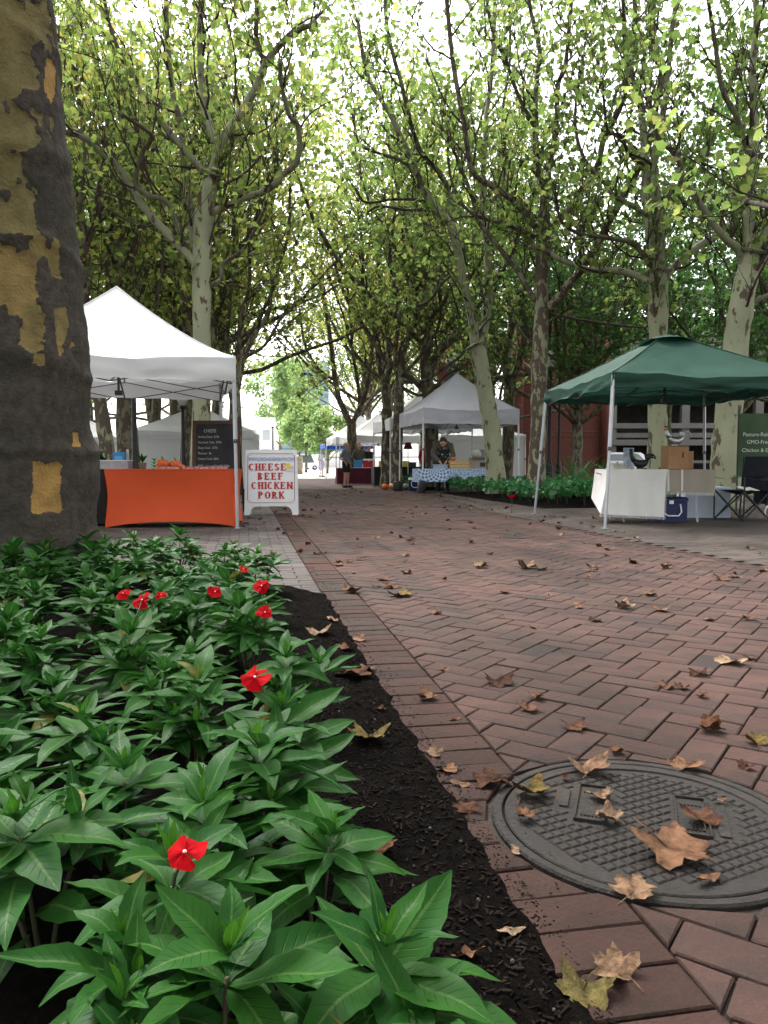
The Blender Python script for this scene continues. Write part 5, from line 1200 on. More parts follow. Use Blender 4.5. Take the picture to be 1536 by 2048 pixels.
def mandala():
    m = M('mandala_cloth', (.5, .58, .7), (.16, .26, .5), 26, .85, .1, 60, lo=.48, hi=.53)
    t = m.node_tree; N = t.nodes; L = t.links; b = N['Principled BSDF']; tc = N.new('ShaderNodeTexCoord'); mp = N.new('ShaderNodeMapping'); mp.inputs['Location'].default_value = (.55, .4, -.75); L.new(tc.outputs['Object'], mp.inputs[0])
    sx = N.new('ShaderNodeSeparateXYZ'); L.new(mp.outputs[0], sx.inputs[0])
    def mt(op, a, c=None):
        k = N.new('ShaderNodeMath'); k.operation = op
        for i, q in enumerate((a, c)):
            if q is None: continue
            if isinstance(q, (int, float)): k.inputs[i].default_value = q
            else: L.new(q, k.inputs[i])
        return k.outputs[0]
    X, Z = sx.outputs[0], sx.outputs[2]; rr = mt('SQRT', mt('ADD', mt('MULTIPLY', X, X), mt('MULTIPLY', Z, Z))); an = mt('ARCTAN2', Z, X)
    w = mt('MULTIPLY', mt('SINE', mt('MULTIPLY', rr, 46)), mt('COSINE', mt('MULTIPLY', an, 16)))
    f = mt('MULTIPLY', mt('GREATER_THAN', w, .05), mt('LESS_THAN', rr, .5))
    inn = mt('LESS_THAN', rr, .5)
    k = N.new('ShaderNodeMix'); k.data_type = 'RGBA'; L.new(f, k.inputs[0]); k.inputs[6].default_value = (.58, .64, .74, 1); k.inputs[7].default_value = (.1, .2, .46, 1)
    k2 = N.new('ShaderNodeMix'); k2.data_type = 'RGBA'; L.new(inn, k2.inputs[0]); L.new(b.inputs['Base Color'].links[0].from_socket, k2.inputs[6]); L.new(k.outputs[2], k2.inputs[7]); L.new(k2.outputs[2], b.inputs['Base Color']); return m
q = at(902, 938, 22.7); TB = Vector((q.x, q.y, 0)); table('folding table under the blue and white mandala cloth', TB, R(3), 2.1, .7, .66)
tc_ = cloth_box('blue and white mandala cloth on the table under the grey tent', TB, R(3), 2.18, .74, .675, .3, mandala(), wave=.012)
def on_tb(px, dy=0.0): q = at(px, 935, TB.y + dy); return Vector((q.x, q.y, .684))
o = thing('wooden_crate', 'slatted light wood crate on the mandala cloth', 'crate', on_tb(919, -.1), R(3))
for z in (.04, .12, .2):
    for y, L_ in ((-.16, .6), (.16, .6)): g = MB(); g.box((0, y, z), (L_, .012, .062)); g.build('slat', m_wood, o)
    for x in (-.29, .29): g = MB(); g.box((x, 0, z), (.012, .305, .062)); g.build('slat', m_wood, o)
g = MB(); g.box((0, 0, .01), (.56, .3, .012)); g.build('crate_floor', m_wood, o)
g = MB(); g.box((0, 0, .225), (.58, .31, .01)); g.build('crate_lid', m_wood, o)
o = thing('honey_jar', 'amber jar standing on the wooden crate', 'jar', on_tb(906, -.1) + Vector((0, 0, .23))); g = MB(); g.lathe([(.06, 0), (.07, .02), (.07, .1), (.055, .12)], 16); g.build('jar_glass', m_honey, o, True); g = MB(); g.lathe([(.056, .12), (.056, .145)], 16); g.build('lid', m_dwood, o, True)
o = box_item('cardboard_box', 'open grey-brown cardboard box at the right end of the mandala cloth', 'box', on_tb(957, .02), (.52, .36, .34), m_greycard, R(4)); g = MB(); g.box((0, -.26, .29), (.5, .16, .006), M=Matrix.Rotation(R(-35), 3, 'X')); g.build('flap', m_greycard, o); g = MB(); g.box((.12, -.183, .12), (.22, .006, .12)); g.build('dark_opening', m_void, o)  # opening is a plate with the inner shade in its colour
o = thing('bread_bag', 'pale rounded sack on top of the grey-brown box', 'sack', on_tb(952, .02) + Vector((0, 0, .341))); g = MB(); g.lathe([(.1, 0), (.15, .04), (.15, .12), (.1, .19), (.03, .22)], 16, lob=7, lobe_amt=.15); g.build('sack', M('sack', (.45, .43, .4), (.36, .35, .33), 9, .8), o, True)
o = thing('plastic_tub', 'clear lidded tub left of the wooden crate', 'tub', on_tb(880, -.05), R(2)); g = MB(); g.box((0, 0, .055), (.42, .28, .11)); g.build('tub_body', M('blue_tub', (.3, .38, .5), None, 5, .2), o); g = MB(); g.box((0, 0, .118), (.45, .31, .016)); g.build('lid', m_glassy, o)
def gp(px, Y): q = at(px, 928, Y); return Vector((q.x, q.y, 0))
cooler('dark blue cooler on the ground left of the mandala table', gp(829, 24), (.36, .3, .4), m_navy, m_white)
for px, Y, r, lb_, mt_ in ((770, 24.6, .12, 'leftmost orange pumpkin on the ground by the white tent leg', m_pump), (784, 25.2, .12, 'second pumpkin on the ground, paler, right of the leftmost', M('pale_pumpkin', (.55, .25, .1), None, 6, .5)), (792, 25.4, .1, 'pale pumpkin behind the black bucket', m_pump), (806, 24.9, .11, 'orange pumpkin between bucket and green squash', m_pump), (813, 24.7, .13, 'grey-green squash beside the dark blue cooler', m_gourd)):
    pumpkin(gp(px, Y), r, lb_, mt_, .8, cat='squash' if 'squash' in lb_ else 'pumpkin')
def weight(px, Y, w, h, label, lean=0.0):
    o = thing('tent_weight', label, 'tent weight', gp(px, Y), 0, 'black weights on the tent legs'); g = MB(); g.lathe([(w * .45, 0), (w * .5, .03), (w * .5, h * .9), (w * .42, h)], 14, sx=1, sy=.8); b = g.build('bag', m_blackpl, o, True); b.rotation_euler = (0, lean, 0)
    g = MB(); g.tube([(-w * .2, -w * .42, h * .95), (0, -w * .45, h * 1.12), (w * .2, -w * .42, h * .95)], .008, 6); g.build('strap', m_black, o, True)
weight(796, 23.6, .3, .3, 'square black bucket at the rear left leg of the grey tent'); weight(841, 21.8, .24, .36, 'black sandbag leaning on the front leg of the grey tent', .25)
BT = gp(719, 31); table('folding table under the burgundy cloth', BT, R(8), 1.75, .7, .64); cloth_box('burgundy cloth on the table beside the standing woman', BT, R(8), 1.85, .76, .655, .03, m_burg)
def on_bt(px): q = at(px, 935, BT.y - .05); return Vector((q.x, q.y, .663))
box_item('storage_bin', 'blue bin on the burgundy table', 'bin', on_bt(716), (.34, .3, .3), m_bluebin); cooler('red cooler with white lid on the burgundy table', on_bt(738), (.46, .3, .36), m_redpl, m_white, 0, False)
o = thing('white_board', 'white tray edge along the top of the burgundy table', 'tray', on_bt(733) + Vector((0, -.2, 0)), R(8)); g = MB(); g.box((0, 0, .012), (1.0, .2, .02)); g.build('tray_base', m_white, o)
box_item('storage_bin', 'small silver tin between blue bin and red cooler', 'tin', on_bt(726) + Vector((0, -.06, .024)), (.16, .12, .14), m_tin)
BT2 = gp(800, 28.6); table('folding table in the shade of the white tent behind the trunks', BT2, R(8), 1.9, .7, .7); cloth_box('dark cloth on the table behind the two trunks', BT2, R(8), 2.0, .76, .712, .03, m_black)
def on_b2(px): q = at(px, 935, BT2.y - .1); return Vector((q.x, q.y, .72))
for px, lb_, s_, mt_ in ((763, 'yellow tub left of the two dark trunks', (.2, .2, .2), m_yellow), (812, 'yellow basket right of the two dark trunks', (.24, .2, .2), m_yellow), (824, 'dark green crate beside the yellow basket', (.3, .24, .16), M('green_crate', (.03, .07, .045), None, 5, .6)), (781, 'dark box between the trunks on the shaded table', (.3, .24, .18), m_blackpl)):
    o = box_item('storage_bin', lb_, 'bin', on_b2(px), s_, mt_)
    g = MB()
    for e in (-1, 1): g.box((0, e * s_[1] / 2, s_[2] - .004), (s_[0] + .03, .02, .022)); g.box((e * s_[0] / 2, 0, s_[2] - .005), (.02, s_[1] - .022, .022))
    g.build('rim', mt_, o)
o = thing('floor_lamp', 'standing lamp with a dark red shade under the white tents', 'lamp', gp(816, 28.0)); H_ = at(816, 896, 28).z; g = MB(); g.lathe([(.14, 0), (.14, .02), (.012, .03), (.012, H_)], 10); g.build('stand', m_whitepole, o, True); g = MB(); g.lathe([(.17, H_ - .04), (.09, H_ + .2)], 18); g.f = g.f[:-2]; g.a = g.a[:-2]; g.build('lamp_shade', m_burg, o, True)
# beige table under the green tent
GX = at(1306, 940, 11.25); GT = Vector((GX.x, GX.y, 0)); o = thing('folding_table', 'folding table under the beige fringed cloth', 'table', GT, R(1)); g = MB(); g.box((0, 0, .715), (1.44, .7, .035)); g.build('tabletop', m_white, o)
for x in (-.55, .5):
    for y in (-1, 1): g = MB(); g.bar((x + .04, y * .3, 0), (x - .01, y * .26, .7), .026); g.build('leg', m_steel, o)
    g = MB(); g.bar((x + .02, -.28, .4), (x + .02, .28, .4), .02); g.bar((x, -.1, .62), (x - .28, 0, .69), .018); g.build('brace', m_steel, o)
oc = thing('tablecloth', 'beige and white fringed cloth on the table under the green tent', 'tablecloth', GT, R(1)); g = MB(); g.grid(lambda u, v: (-.74 + 1.48 * u, -.37 + .74 * v, .742 + .004 * noise.noise(Vector((u * 9, v * 6, 1)))), 24, 12); g.build('top_cloth', m_taupe, oc, True)
def strip(u, v): x = -.1 + .84 * u; return (x, -.372 - .02 * v - .012 * math.sin(x * 17) * v, .742 - (.3 + .03 * u) * v)
g = MB(); g.grid(strip, 30, 8); g.build('front_drop', m_taupe, oc, True)
for x in (.06, .26): g = MB(); g.grid(lambda u, v: (x + .03 * u, -.3775 - .02 * v - .012 * math.sin((x + .03 * u) * 17) * v, .742 - .3 * v), 2, 8); g.build('white_stripe', m_linen, oc, True)
def panel(u, v):
    xl = -.745 - .16 * v; xr = .07 + .06 * (1 - v) * 0 - .22 * v * (1 - v) * 0 - .09 * v ** .7
    x = xl + (xr - xl) * u; return (x, -.379 - .13 * v - .02 * math.sin(x * 9) * v - .012 * math.sin(x * 25 + 2) * v * v, .747 - (.62 + .045 * u) * v)
g = MB(); g.grid(panel, 40, 16); g.build('white_panel', m_linen, oc, True)
g = MB(); g.grid(lambda u, v: (-.745 - .16 * v * (1 - u) - .05 * v * u, -.379 - .13 * v * (1 - u) + .72 * u, .746 - .62 * v * (1 - .3 * u)), 16, 14); g.build('side_drop', m_linen, oc, True)
g = MB()
for i in range(64): u = i / 63; a = Vector(panel(u, 1)); g.bar(a, a + Vector((rng.uniform(-.006, .006), 0, -.035)), .005)
for i in range(48): u = i / 47; a = Vector(strip(u, 1)); g.bar(a, a + Vector((rng.uniform(-.006, .006), 0, -.04)), .006)
for i in range(34): u = i / 33; a = Vector(panel(1, u)); g.bar(a, a + Vector((.022, -.004, -.02)), .005)
g.build('fringe', m_linen, oc)
def on_gt(px, dy=0.0): q = at(px, 935, GT.y + dy); return Vector((q.x, q.y, .748))
q = on_gt(1348, .05); o = box_item('cardboard_box', 'brown box with a handle slot on the beige table', 'box', q, (.285, .26, .335), m_card, R(4), .004); g = MB(); g.box((.07, -.1315, .2), (.022, .004, .075)); g.build('handle_slot', m_void, o); g = MB(); g.box((0, -.1315, .325), (.27, .003, .006)); g.build('lid_seam', m_void, o)  # handle slot is a dark plate painted as the shade inside
box_item('cardboard_box', 'smaller brown box right behind the taller one on the beige table', 'box', on_gt(1372, .22), (.13, .2, .26), m_card, R(4), .004)
def rooster(label, loc, k, mat, red, rz=0.0):
    o = thing('rooster_figure', label, 'rooster figure', loc, rz); o.scale = (k, k, k)
    sec = [(-.5, .62, .02, .02), (-.4, .5, .07, .1), (-.3, .36, .12, .17), (-.12, .27, .17, .2), (.08, .25, .18, .2), (.25, .3, .15, .18), (.38, .42, .1, .13)]
    g = MB(); n = 14; vs = []
    for x, z, ry, rz_ in sec:
        for j in range(n): a = 2 * math.pi * j / n; vs.append((x, ry * math.cos(a), z + rz_ * math.sin(a) - .02))
    g.add(vs, [(i * n + j, i * n + (j + 1) % n, (i + 1) * n + (j + 1) % n, (i + 1) * n + j) for i in range(len(sec) - 1) for j in range(n)] + [tuple(range(n)), tuple(range((len(sec) - 1) * n, len(sec) * n))]); g.build('body', mat, o, True)
    g = MB(); g.tube([(-.3, 0, .4), (-.4, 0, .58), (-.43, 0, .72), (-.45, 0, .82)], [.13, .1, .075, .06], 12); g.ball((-.46, 0, .84), .07, 12); g.build('neck', mat, o, True)
    for i in range(7):
        a = R(28 + i * 13); L_ = .42 + .05 * math.sin(i); g = MB(); g.tube([(.3, 0, .34), (.3 + .5 * L_ * math.cos(a), (i - 3) * .012, .36 + .62 * L_ * math.sin(a) + .08), (.3 + 1.0 * L_ * math.cos(a * .9), (i - 3) * .02, .36 + .95 * L_ * math.sin(a)), (.3 + 1.18 * L_ * math.cos(a * .75), (i - 3) * .025, .3 + .82 * L_ * math.sin(a))], [.03, .045, .04, .012], 8); g.build('tail_feather', mat, o, True)
    g = MB()
    for i in range(4): g.lathe([(.03, 0), (.032, .05), (.005, .1)], 8, (-.52 + i * .04, 0, .885), 1, .4)
    g.build('comb', red, o, True); g = MB(); g.lathe([(.004, -.1), (.03, -.06), (.02, 0)], 8, (-.515, 0, .8), 1, .5); g.build('wattle', red, o, True); g = MB(); g.tube([(-.52, 0, .845), (-.59, 0, .825)], [.025, .003], 7); g.build('beak', m_yellow, o, True)
    g = MB(); g.lathe([(.16, 0), (.15, .05), (.1, .1)], 14, (-.02, 0, 0), 1, .7); g.build('base', mat, o, True)
rooster('galvanised tin rooster standing on the brown box', q + Vector((.01, 0, .335)), .3, m_tin, m_comb)
rooster('black rooster figure on the beige table left of the tree trunk', on_gt(1280, .1), .3, m_blackpl, m_blackpl)
o = thing('photo_sign', 'small blue picture stand on the beige table', 'picture stand', on_gt(1257, .12), R(-12)); g = MB(); g.box((0, 0, .155), (.15, .012, .31), M=Matrix.Rotation(R(-10), 3, 'X')); g.build('board', M('picture', (.12, .2, .34), (.4, .42, .44), 14, .35), o); g = MB(); g.bar((0, .02, .2), (0, .1, .003), .01); g.build('prop', m_darkbar, o)
o = thing('paper_stack', 'stack of pale papers at the left end of the beige table', 'papers', on_gt(1232, .02), R(6))
for i in range(5): g = MB(); g.box((rng.uniform(-.01, .01), rng.uniform(-.01, .01), .008 + i * .0165), (.2, .24, .014), rng.uniform(-.06, .06)); g.build('booklet', M('booklet', (.5 - .05 * i, .48 - .05 * i, .44 - .05 * i), None, 5, .8), o)
cooler('dark blue cooler with white handle under the beige table', gp(1336, 11.15), (.46, .34, .35), m_navy, m_navy, R(-2)); q = gp(1408, 12.0); cooler('large pale blue-white cooler right of the beige table', q, (.68, .4, .47), m_ice, m_ice, R(-3), False)
# camp chair
cc = gp(1486, 11.3); o = thing('camp_chair', 'navy folding camp chair beside the pale cooler', 'chair', cc, R(-68)); F4 = [(-.27, -.25), (.27, -.25), (.27, .25), (-.27, .25)]
for i in range(4):
    a, b = F4[i], F4[(i + 1) % 4]
    for p1, p2 in ((a, b), (b, a)): g = MB(); g.bar((p1[0], p1[1], .012), (p2[0] * .98, p2[1] * .98, .43), .017); g.build('leg', m_blackpl, o)
for x, y in F4: g = MB(); g.bar((x, y, .01), (x * 1.04, y * 1.02 + (.06 if y > 0 else 0), .92 if y > 0 else .64), .018); g.build('upright', m_blackpl, o)
g = MB(); g.grid(lambda u, v: (-.27 + .54 * u, -.25 + .5 * v, .44 - .07 * math.sin(math.pi * u) * math.sin(math.pi * v)), 12, 12); g.build('seat', m_canvas, o, True)
g = MB(); g.grid(lambda u, v: (-.27 + .54 * u, .25 + .08 * v + .05 * math.sin(math.pi * u), .43 + .5 * v), 12, 10); g.build('backrest', m_canvas, o, True)
for x in (-1, 1): g = MB(); g.grid(lambda u, v: (x * (.25 + .07 * v), -.27 + .56 * u, .63 - .03 * math.sin(math.pi * u)), 10, 3); g.build('armrest', m_canvas, o, True)
q = cc + Vector((.02, -.14, .43)); o = thing('paper_sheet', 'white paper lying on the navy camp chair', 'paper', q, .4); g = MB(); g.grid(lambda u, v: ((u - .5) * .26, (v - .5) * .2, .01 + .05 * v + .01 * math.sin(6 * u)), 8, 6); o2 = g.build('sheet', m_paper, o, True)
wc = gp(1560, 11.4); o = thing('folding_wagon', 'folding cart with navy bag and white wheel at the right edge', 'cart', wc); g = MB(); g.prism([(-.28, -.2), (.3, -.2), (.3, .2), (-.28, .2)], .25, .62, .04); g.build('bag', m_canvas, o)
for x in (-.2, .2):
    g = MB(); g.tube([(x + .12 * math.cos(a), -.24, .125 + .12 * math.sin(a)) for a in [2 * math.pi * i / 20 for i in range(21)]], .012, 6); w_ = g.build('wheel', m_white, o, True); g = MB()
    for k in range(4): a = k * math.pi / 4; g.bar((x - .11 * math.cos(a), -.24, .125 - .11 * math.sin(a)), (x + .11 * math.cos(a), -.24, .125 + .11 * math.sin(a)), .008)
    g.build('spokes', m_blackpl, w_)
g = MB(); g.bar((-.3, -.2, .24), (.3, -.2, .24), .03); g.bar((-.3, .2, .24), (.3, .2, .24), .03); g.bar((.3, 0, .25), (.36, 0, .95), .025); g.build('frame', m_blackpl, o)
bn = at(1512, 880, 12.4); o = thing('banner', 'green banner lettered Pasture-Raised GMO-Free Chicken & Eggs at the right edge', 'banner', (bn.x, bn.y, 0), R(-4)); zc = bn.z
g = MB(); g.grid(lambda u, v: (-.27 + .62 * u, .01 * math.sin(u * 9), zc + .42 - 1.0 * v), 16, 16); g.build('banner_cloth', M('banner_green', (.035, .065, .035), (.05, .085, .045), 3, .7, trans=.2), o, True)
for s_, dz in (('Pasture-Raised', .06), ('GMO-Free', -.06), ('Chicken & Eggs', -.19)): lettering(s_, .085, M('banner_white', (.55, .58, .5), None, 5, .7), o, .03, zc + dz, -.02, sx=.95)
for x in (-.27, .35): g = MB(); g.bar((x, .02, 0), (x, .02, zc + .5), .022); g.build('banner_pole', m_darkbar, o)
# ================================================================ right-hand bed and shrubs
g = MB()
def rb(u, v): s, t = 5.42 + 3.4 * u, 13.6 + 8.2 * v; e = math.sin(math.pi * min(1, max(0, u))) ** .4 * math.sin(math.pi * v) ** .3; q = st(s, t); return (q.x, q.y, -.02 + .1 * e + .02 * noise.noise(q * 3))
g.grid(rb, 30, 50); struct(g.build('bed_soil_right', m_soil, smooth=True))
g = MB(); g.grid(lambda u, v: tuple(st(5.0 + 1.6 * u, 23.6 + 5 * v, .03 + .04 * math.sin(math.pi * u))), 6, 10); struct(g.build('bed_soil_far', m_soil, smooth=True))
def low_plant(x, y, k, lbl, r, n=46, grp='low plants in the right bed', z=.05):
    o = thing('bedding_plant', lbl, 'plant', (x, y, z), r.uniform(0, 6), grp); pts = []
    for j in range(n):
        a = r.uniform(0, 6.28); d = .2 * math.sqrt(r.random()) * k; pts.append((d * math.cos(a), d * math.sin(a), (.12 + .2 * (1 - (d / .22 / k) ** 2) + r.uniform(-.04, .05)) * k))
    leaf_cloud('foliage', m_bedf, pts, .11, o, r.randrange(9999)); g = MB()
    for j in range(4): g.tube([(0, 0, -.06), (r.uniform(-.1, .1), r.uniform(-.1, .1), .2 * k)], .006, 4)
    g.build('stems', m_stem, o)
r = random.Random(77); sp2 = []
for _ in range(4000):
    s, t = r.uniform(5.75, 8.6), r.uniform(13.9, 21.6)
    if s > 8.2 and t < 15 or any((s - a) ** 2 + (t - b) ** 2 < .38 ** 2 for a, b in sp2) or len(sp2) > 110: continue
    q = st(s, t)
    if not inview(q, 20): continue
    sp2.append((s, t)); low_plant(q.x, q.y, r.uniform(.9, 1.25), 'low green bedding plant in the bed around the right-hand trunks', r)
bp = sorted([o for o in col.objects if o.get('label', '').startswith('low green bedding')], key=lambda o: proj(o.location)[0]); fr_ = [o for o in bp if to_st(o.location)[0] < 6.15]
for i, o in enumerate(fr_): o['label'] = 'low bedding plant in the front row of the right bed, %s from the left' % ORD[i]
for o in bp:
    if o not in fr_: s, t = to_st(o.location); o['label'] = 'low bedding plant in the rear of the right bed, ' + ('left of the pale leaning trunk' if proj(o.location)[0] < 985 else 'between the two trunks' if proj(o.location)[0] < 1075 else 'right of the mottled trunk')
for _ in range(16): q = st(r.uniform(5.1, 6.4), r.uniform(23.8, 28)); low_plant(q.x, q.y, r.uniform(.9, 1.2), 'low green plant at the foot of the paired trunks', r, 40, 'plants under the paired trunks')
q = gnd(1024, 996, .25); o = thing('red_flower', 'single red flower at the edge of the right bed', 'flower', (q.x, q.y, .0)); g = MB(); g.tube([(0, 0, 0), (0, 0, .24)], .006, 5); g.build('stem', m_stem, o)
for j in range(5): link('petal', PET[j % 3], o, (0, 0, .25), (0, R(-50), j * 1.2566), 2.0)
def palm(px, Y, H_, lbl, n=13, mat=m_bedf, spread=1.0):
    b = gp(px, Y); o = thing('palm_plant', lbl, 'plant', b, 0); r = random.Random(int(px)); base = MB(); base.lathe([(.05, 0), (.04, .1)], 8); base.build('stem', m_stem, o)
    for k in range(n):
        a = k * 2.4 + r.uniform(-.3, .3); e = r.uniform(.9, 1.4); L_ = H_ * r.uniform(.8, 1.15); P = []; d = Vector((math.cos(a) * math.cos(e), math.sin(a) * math.cos(e), math.sin(e))); p_ = Vector((0, 0, .05))
        for i in range(9): P.append(p_.copy()); p_ += d * L_ / 8; d = (d + Vector((0, 0, -.13 * spread))).normalized()
        g = MB(); g.tube(P, [.008 * (1 - i / 10) for i in range(9)], 4)
        for i in range(2, 9):
            tg = (P[i] - P[i - 1]).normalized(); sd = tg.cross(Vector((0, 0, 1))).normalized()
            for f in (0, .5):
                for s_ in (-1, 1):
                    c_ = P[i - 1].lerp(P[i], f); tip = c_ + (sd * s_ + tg * .8).normalized() * L_ * .22 * (1.1 - .09 * i); w_ = tg * .024; g.add([c_ - w_, c_ + w_, tip, (c_ + tip) / 2 - w_ * .6 + Vector((0, 0, .012))], [(0, 1, 2, 3)], .7)
        g.build('frond', mat, o, attr='rnd')
palm(1150, 20, 1.15, 'feathery palm fern in front of the red building column', 15); palm(1255, 15.5, 1.0, 'feathery palm at the left end of the beige table', 11); palm(1200, 17.5, .9, 'dense dark fern between palm and beige table', 22, spread=1.4); palm(308, 12.6, .85, 'spiky potted palm behind the pumpkins', 12); palm(345, 14, .8, 'leafy fern right of the spiky palm behind the orange table', 14); palm(1110, 19, .6, 'small fern beside the mottled trunk', 12, spread=1.4)
# ================================================================ buildings
RB = thing('red_building', 'dark red panelled building behind the grey and green tents', 'building', (at(1113, 928, 37).x, 37, 0), R(-4)); xw = [(-1.75, 1.85)]
for i in range(4):
    for j in range(8): g = MB(); g.box((-1.3 + i * .97, 0, .55 + j * 1.02), (.955, .3, 1.005)); g.build('panel', m_terra, RB)
g = MB(); g.box((.15, .3, 4.1), (3.9, .3, 8.2)); g.build('core_wall', m_terra, RB)
g = MB(); g.lathe([(.24, 0), (.24, 8.3)], 20, (2.2, -.25, 0)); g.build('column', m_terra2, RB, True); g = MB(); g.lathe([(.24, 0), (.24, 8.3)], 20, (-1.85, -.25, 0)); g.build('column', m_terra2, RB, True)
g = MB(); g.box((.1, -.16, 2.35), (3.6, .04, .03)); g.build('pale_line', m_conc, RB)
g = MB(); g.box((-2.6, .35, 1.3), (.7, .04, 2.6)); g.build('glazing', m_glass, RB)
for k in range(4): g = MB(); g.box((-2.92 + k * .215, .31, 1.3), (.03, .03, 2.6)); g.build('mullion', m_conc, RB)
for k in range(8): g = MB(); g.box((-2.6, .305, .15 + k * .34), (.7, .025, .025)); g.build('transom', m_conc, RB)
g = MB(); g.box((-4.3, 1.2, 4), (2.7, .5, 8)); g.build('rear_wall', m_terra, RB); g = MB(); g.box((-4.2, -.2, 6.05), (2.2, 2.4, .12), M=Matrix.Rotation(R(-14), 3, 'Y')); g.build('awning', m_pale, RB)
for a in (-3.6, -4.9):
    for z in (3.4, 5.4): g = MB(); g.box((a, .93, z), (.7, .04, 1.2)); w_ = g.build('window', m_glass, RB)
PK = thing('parking_garage', 'concrete parking garage with dark open decks at the right', 'building', (at(1350, 928, 46).x, 46, 0), R(-3))
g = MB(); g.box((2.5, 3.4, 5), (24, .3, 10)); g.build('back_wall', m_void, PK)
for k in range(4):
    z = 2.75 * k + 2.5; g = MB(); g.box((2.5, 1.5, z), (24, 4, .28)); g.build('deck', m_conc, PK)
    g = MB(); g.box((2.5, -.55, z + .55), (24, .12, .3)); g.build('rail_beam', m_conc, PK); g = MB(); g.box((2.5, -.55, z - .42), (24, .14, .34)); g.build('edge_beam', m_conc, PK)
for k in range(6): g = MB(); g.box((-8 + k * 4.2, -.3, 5), (.45, .45, 10)); g.build('pillar', m_conc, PK)
g = MB(); g.box((2.5, -.6, .95), (24, .12, .16)); g.build('low_rail', m_conc, PK)
def car(loc, rz, label, mat, van=False):
    o = thing('van' if van else 'parked_car', label, 'van' if van else 'car', loc, rz); L_, H_ = (5.0, 2.1) if van else (4.4, 1.45)
    pr = [(-L_ / 2, .3), (-L_ / 2, .75), (-L_ * .44, .9 if not van else 1.0), (-L_ * .26, .95 if not van else 1.2), (-L_ * .14, H_), (L_ * .25 if not van else L_ * .47, H_), (L_ * .42 if not van else L_ * .49, .95), (L_ / 2, .85), (L_ / 2, .3)]
    n = len(pr); g = MB(); vs = []
    for y, kk in ((-.85, 1), (-.8, 1), (.8, 1), (.85, 1)): vs += [(x, y * (.86 if z > 1.1 else 1), z) for x, z in pr]
    g.add(vs, [tuple(range(n - 1, -1, -1)), tuple(range(3 * n, 4 * n))] + [(k * n + i, k * n + (i + 1) % n, (k + 1) * n + (i + 1) % n, (k + 1) * n + i) for k in range(3) for i in range(n)]); g.build('body', mat, o)
    for s_ in (-1, 1): g = MB(); g.add([(-L_ * .2, s_ * .8, 1.0), (L_ * .3, s_ * .8, 1.0), (L_ * .22, s_ * .745, H_ - .1), (-L_ * .12, s_ * .745, H_ - .1)], [(0, 1, 2, 3)]); w_ = g.build('side_window', m_glass, o); w_.location.y = s_ * .05
    for x in (-L_ * .31, L_ * .31):
        for y in (-.78, .78): g = MB(); g.tube([(x, y - .1, .32), (x, y + .1, .32)], .32, 18); w_ = g.build('wheel', m_tyre, o, True); g = MB(); g.tube([(x, y - .11, .32), (x, y + .11, .32)], .18, 14); g.build('rim', m_tin, w_, True)
    return o
car(Vector((at(1232, 928, 43).x, 43, 0)), R(2), 'pale car parked before the garage, seen behind the palms', m_car); q = at(606, 928, 105); car(Vector((q.x, 105, 0)), R(8), 'white van far off in the bright plaza', m_car, True)
q = at(575, 928, 98); car(Vector((q.x - 1, 120, 0)), R(4), 'pale car far off at the plaza edge', m_car)
m_paleglass = M('sky_paled_glass', (.34, .38, .42), (.42, .45, .48), .5, .25)  # bright sky reflection is put into the pane colour
PB = thing('pale_building', 'pale tall office building beyond the plaza on the left', 'building', (at(520, 928, 140).x - 6, 140, 0), R(12)); g = MB(); g.box((0, 0, 4.5), (17, 10, 9)); g.build('wall', m_pale, PB)
for i in range(7):
    for j in range(2): g = MB(); g.box((-7 + i * 2.3, -5.02, 2.6 + j * 3.3), (1.2, .06, 1.7)); g.build('window', m_paleglass, PB)
PB2 = thing('glass_tower', 'blue-tinted tower far behind the plaza trees', 'building', (at(610, 928, 260).x, 260, 0), R(5)); g = MB(); g.box((0, 0, 17), (16, 14, 34)); g.build('wall', M('tower_glass', (.25, .36, .42), (.3, .4, .46), .2, .3), PB2)
for j in range(9): g = MB(); g.box((0, -7.05, 2 + j * 3.5), (15.6, .1, 1.2)); g.build('window_band', M('band', (.16, .26, .32), None, 1, .2) if j == 0 else bpy.data.materials['band'], PB2)
SW = thing('stone_wall', 'low rubble stone wall at the plaza edge behind the white sign', 'wall', (at(550, 928, 62).x, 62, 0), R(-6)); g = MB(); g.box((0, 0, .7), (4.4, .6, 1.4)); g.build('wall_core', m_stone, SW)
for k in range(60): x, z = -2.1 + (k % 12) * .38 + rng.uniform(-.06, .06), .15 + (k // 12) * .29; g = MB(); g.box((x, -.32, z), (.34, .1, .25), M=Matrix.Rotation(rng.uniform(-.12, .12), 3, 'Y')); g.build('stone', m_stone, SW)
HB = thing('hedge_wall', 'long pale retaining wall closing the plaza', 'wall', (at(640, 928, 150).x, 165, 0), 0); g = MB(); g.box((0, 0, 1.1), (120, .8, 2.2)); g.build('wall', m_pale, HB); g = MB(); g.box((0, 0, 2.28), (120.4, 1.1, .14)); g.build('coping', m_conc, HB)

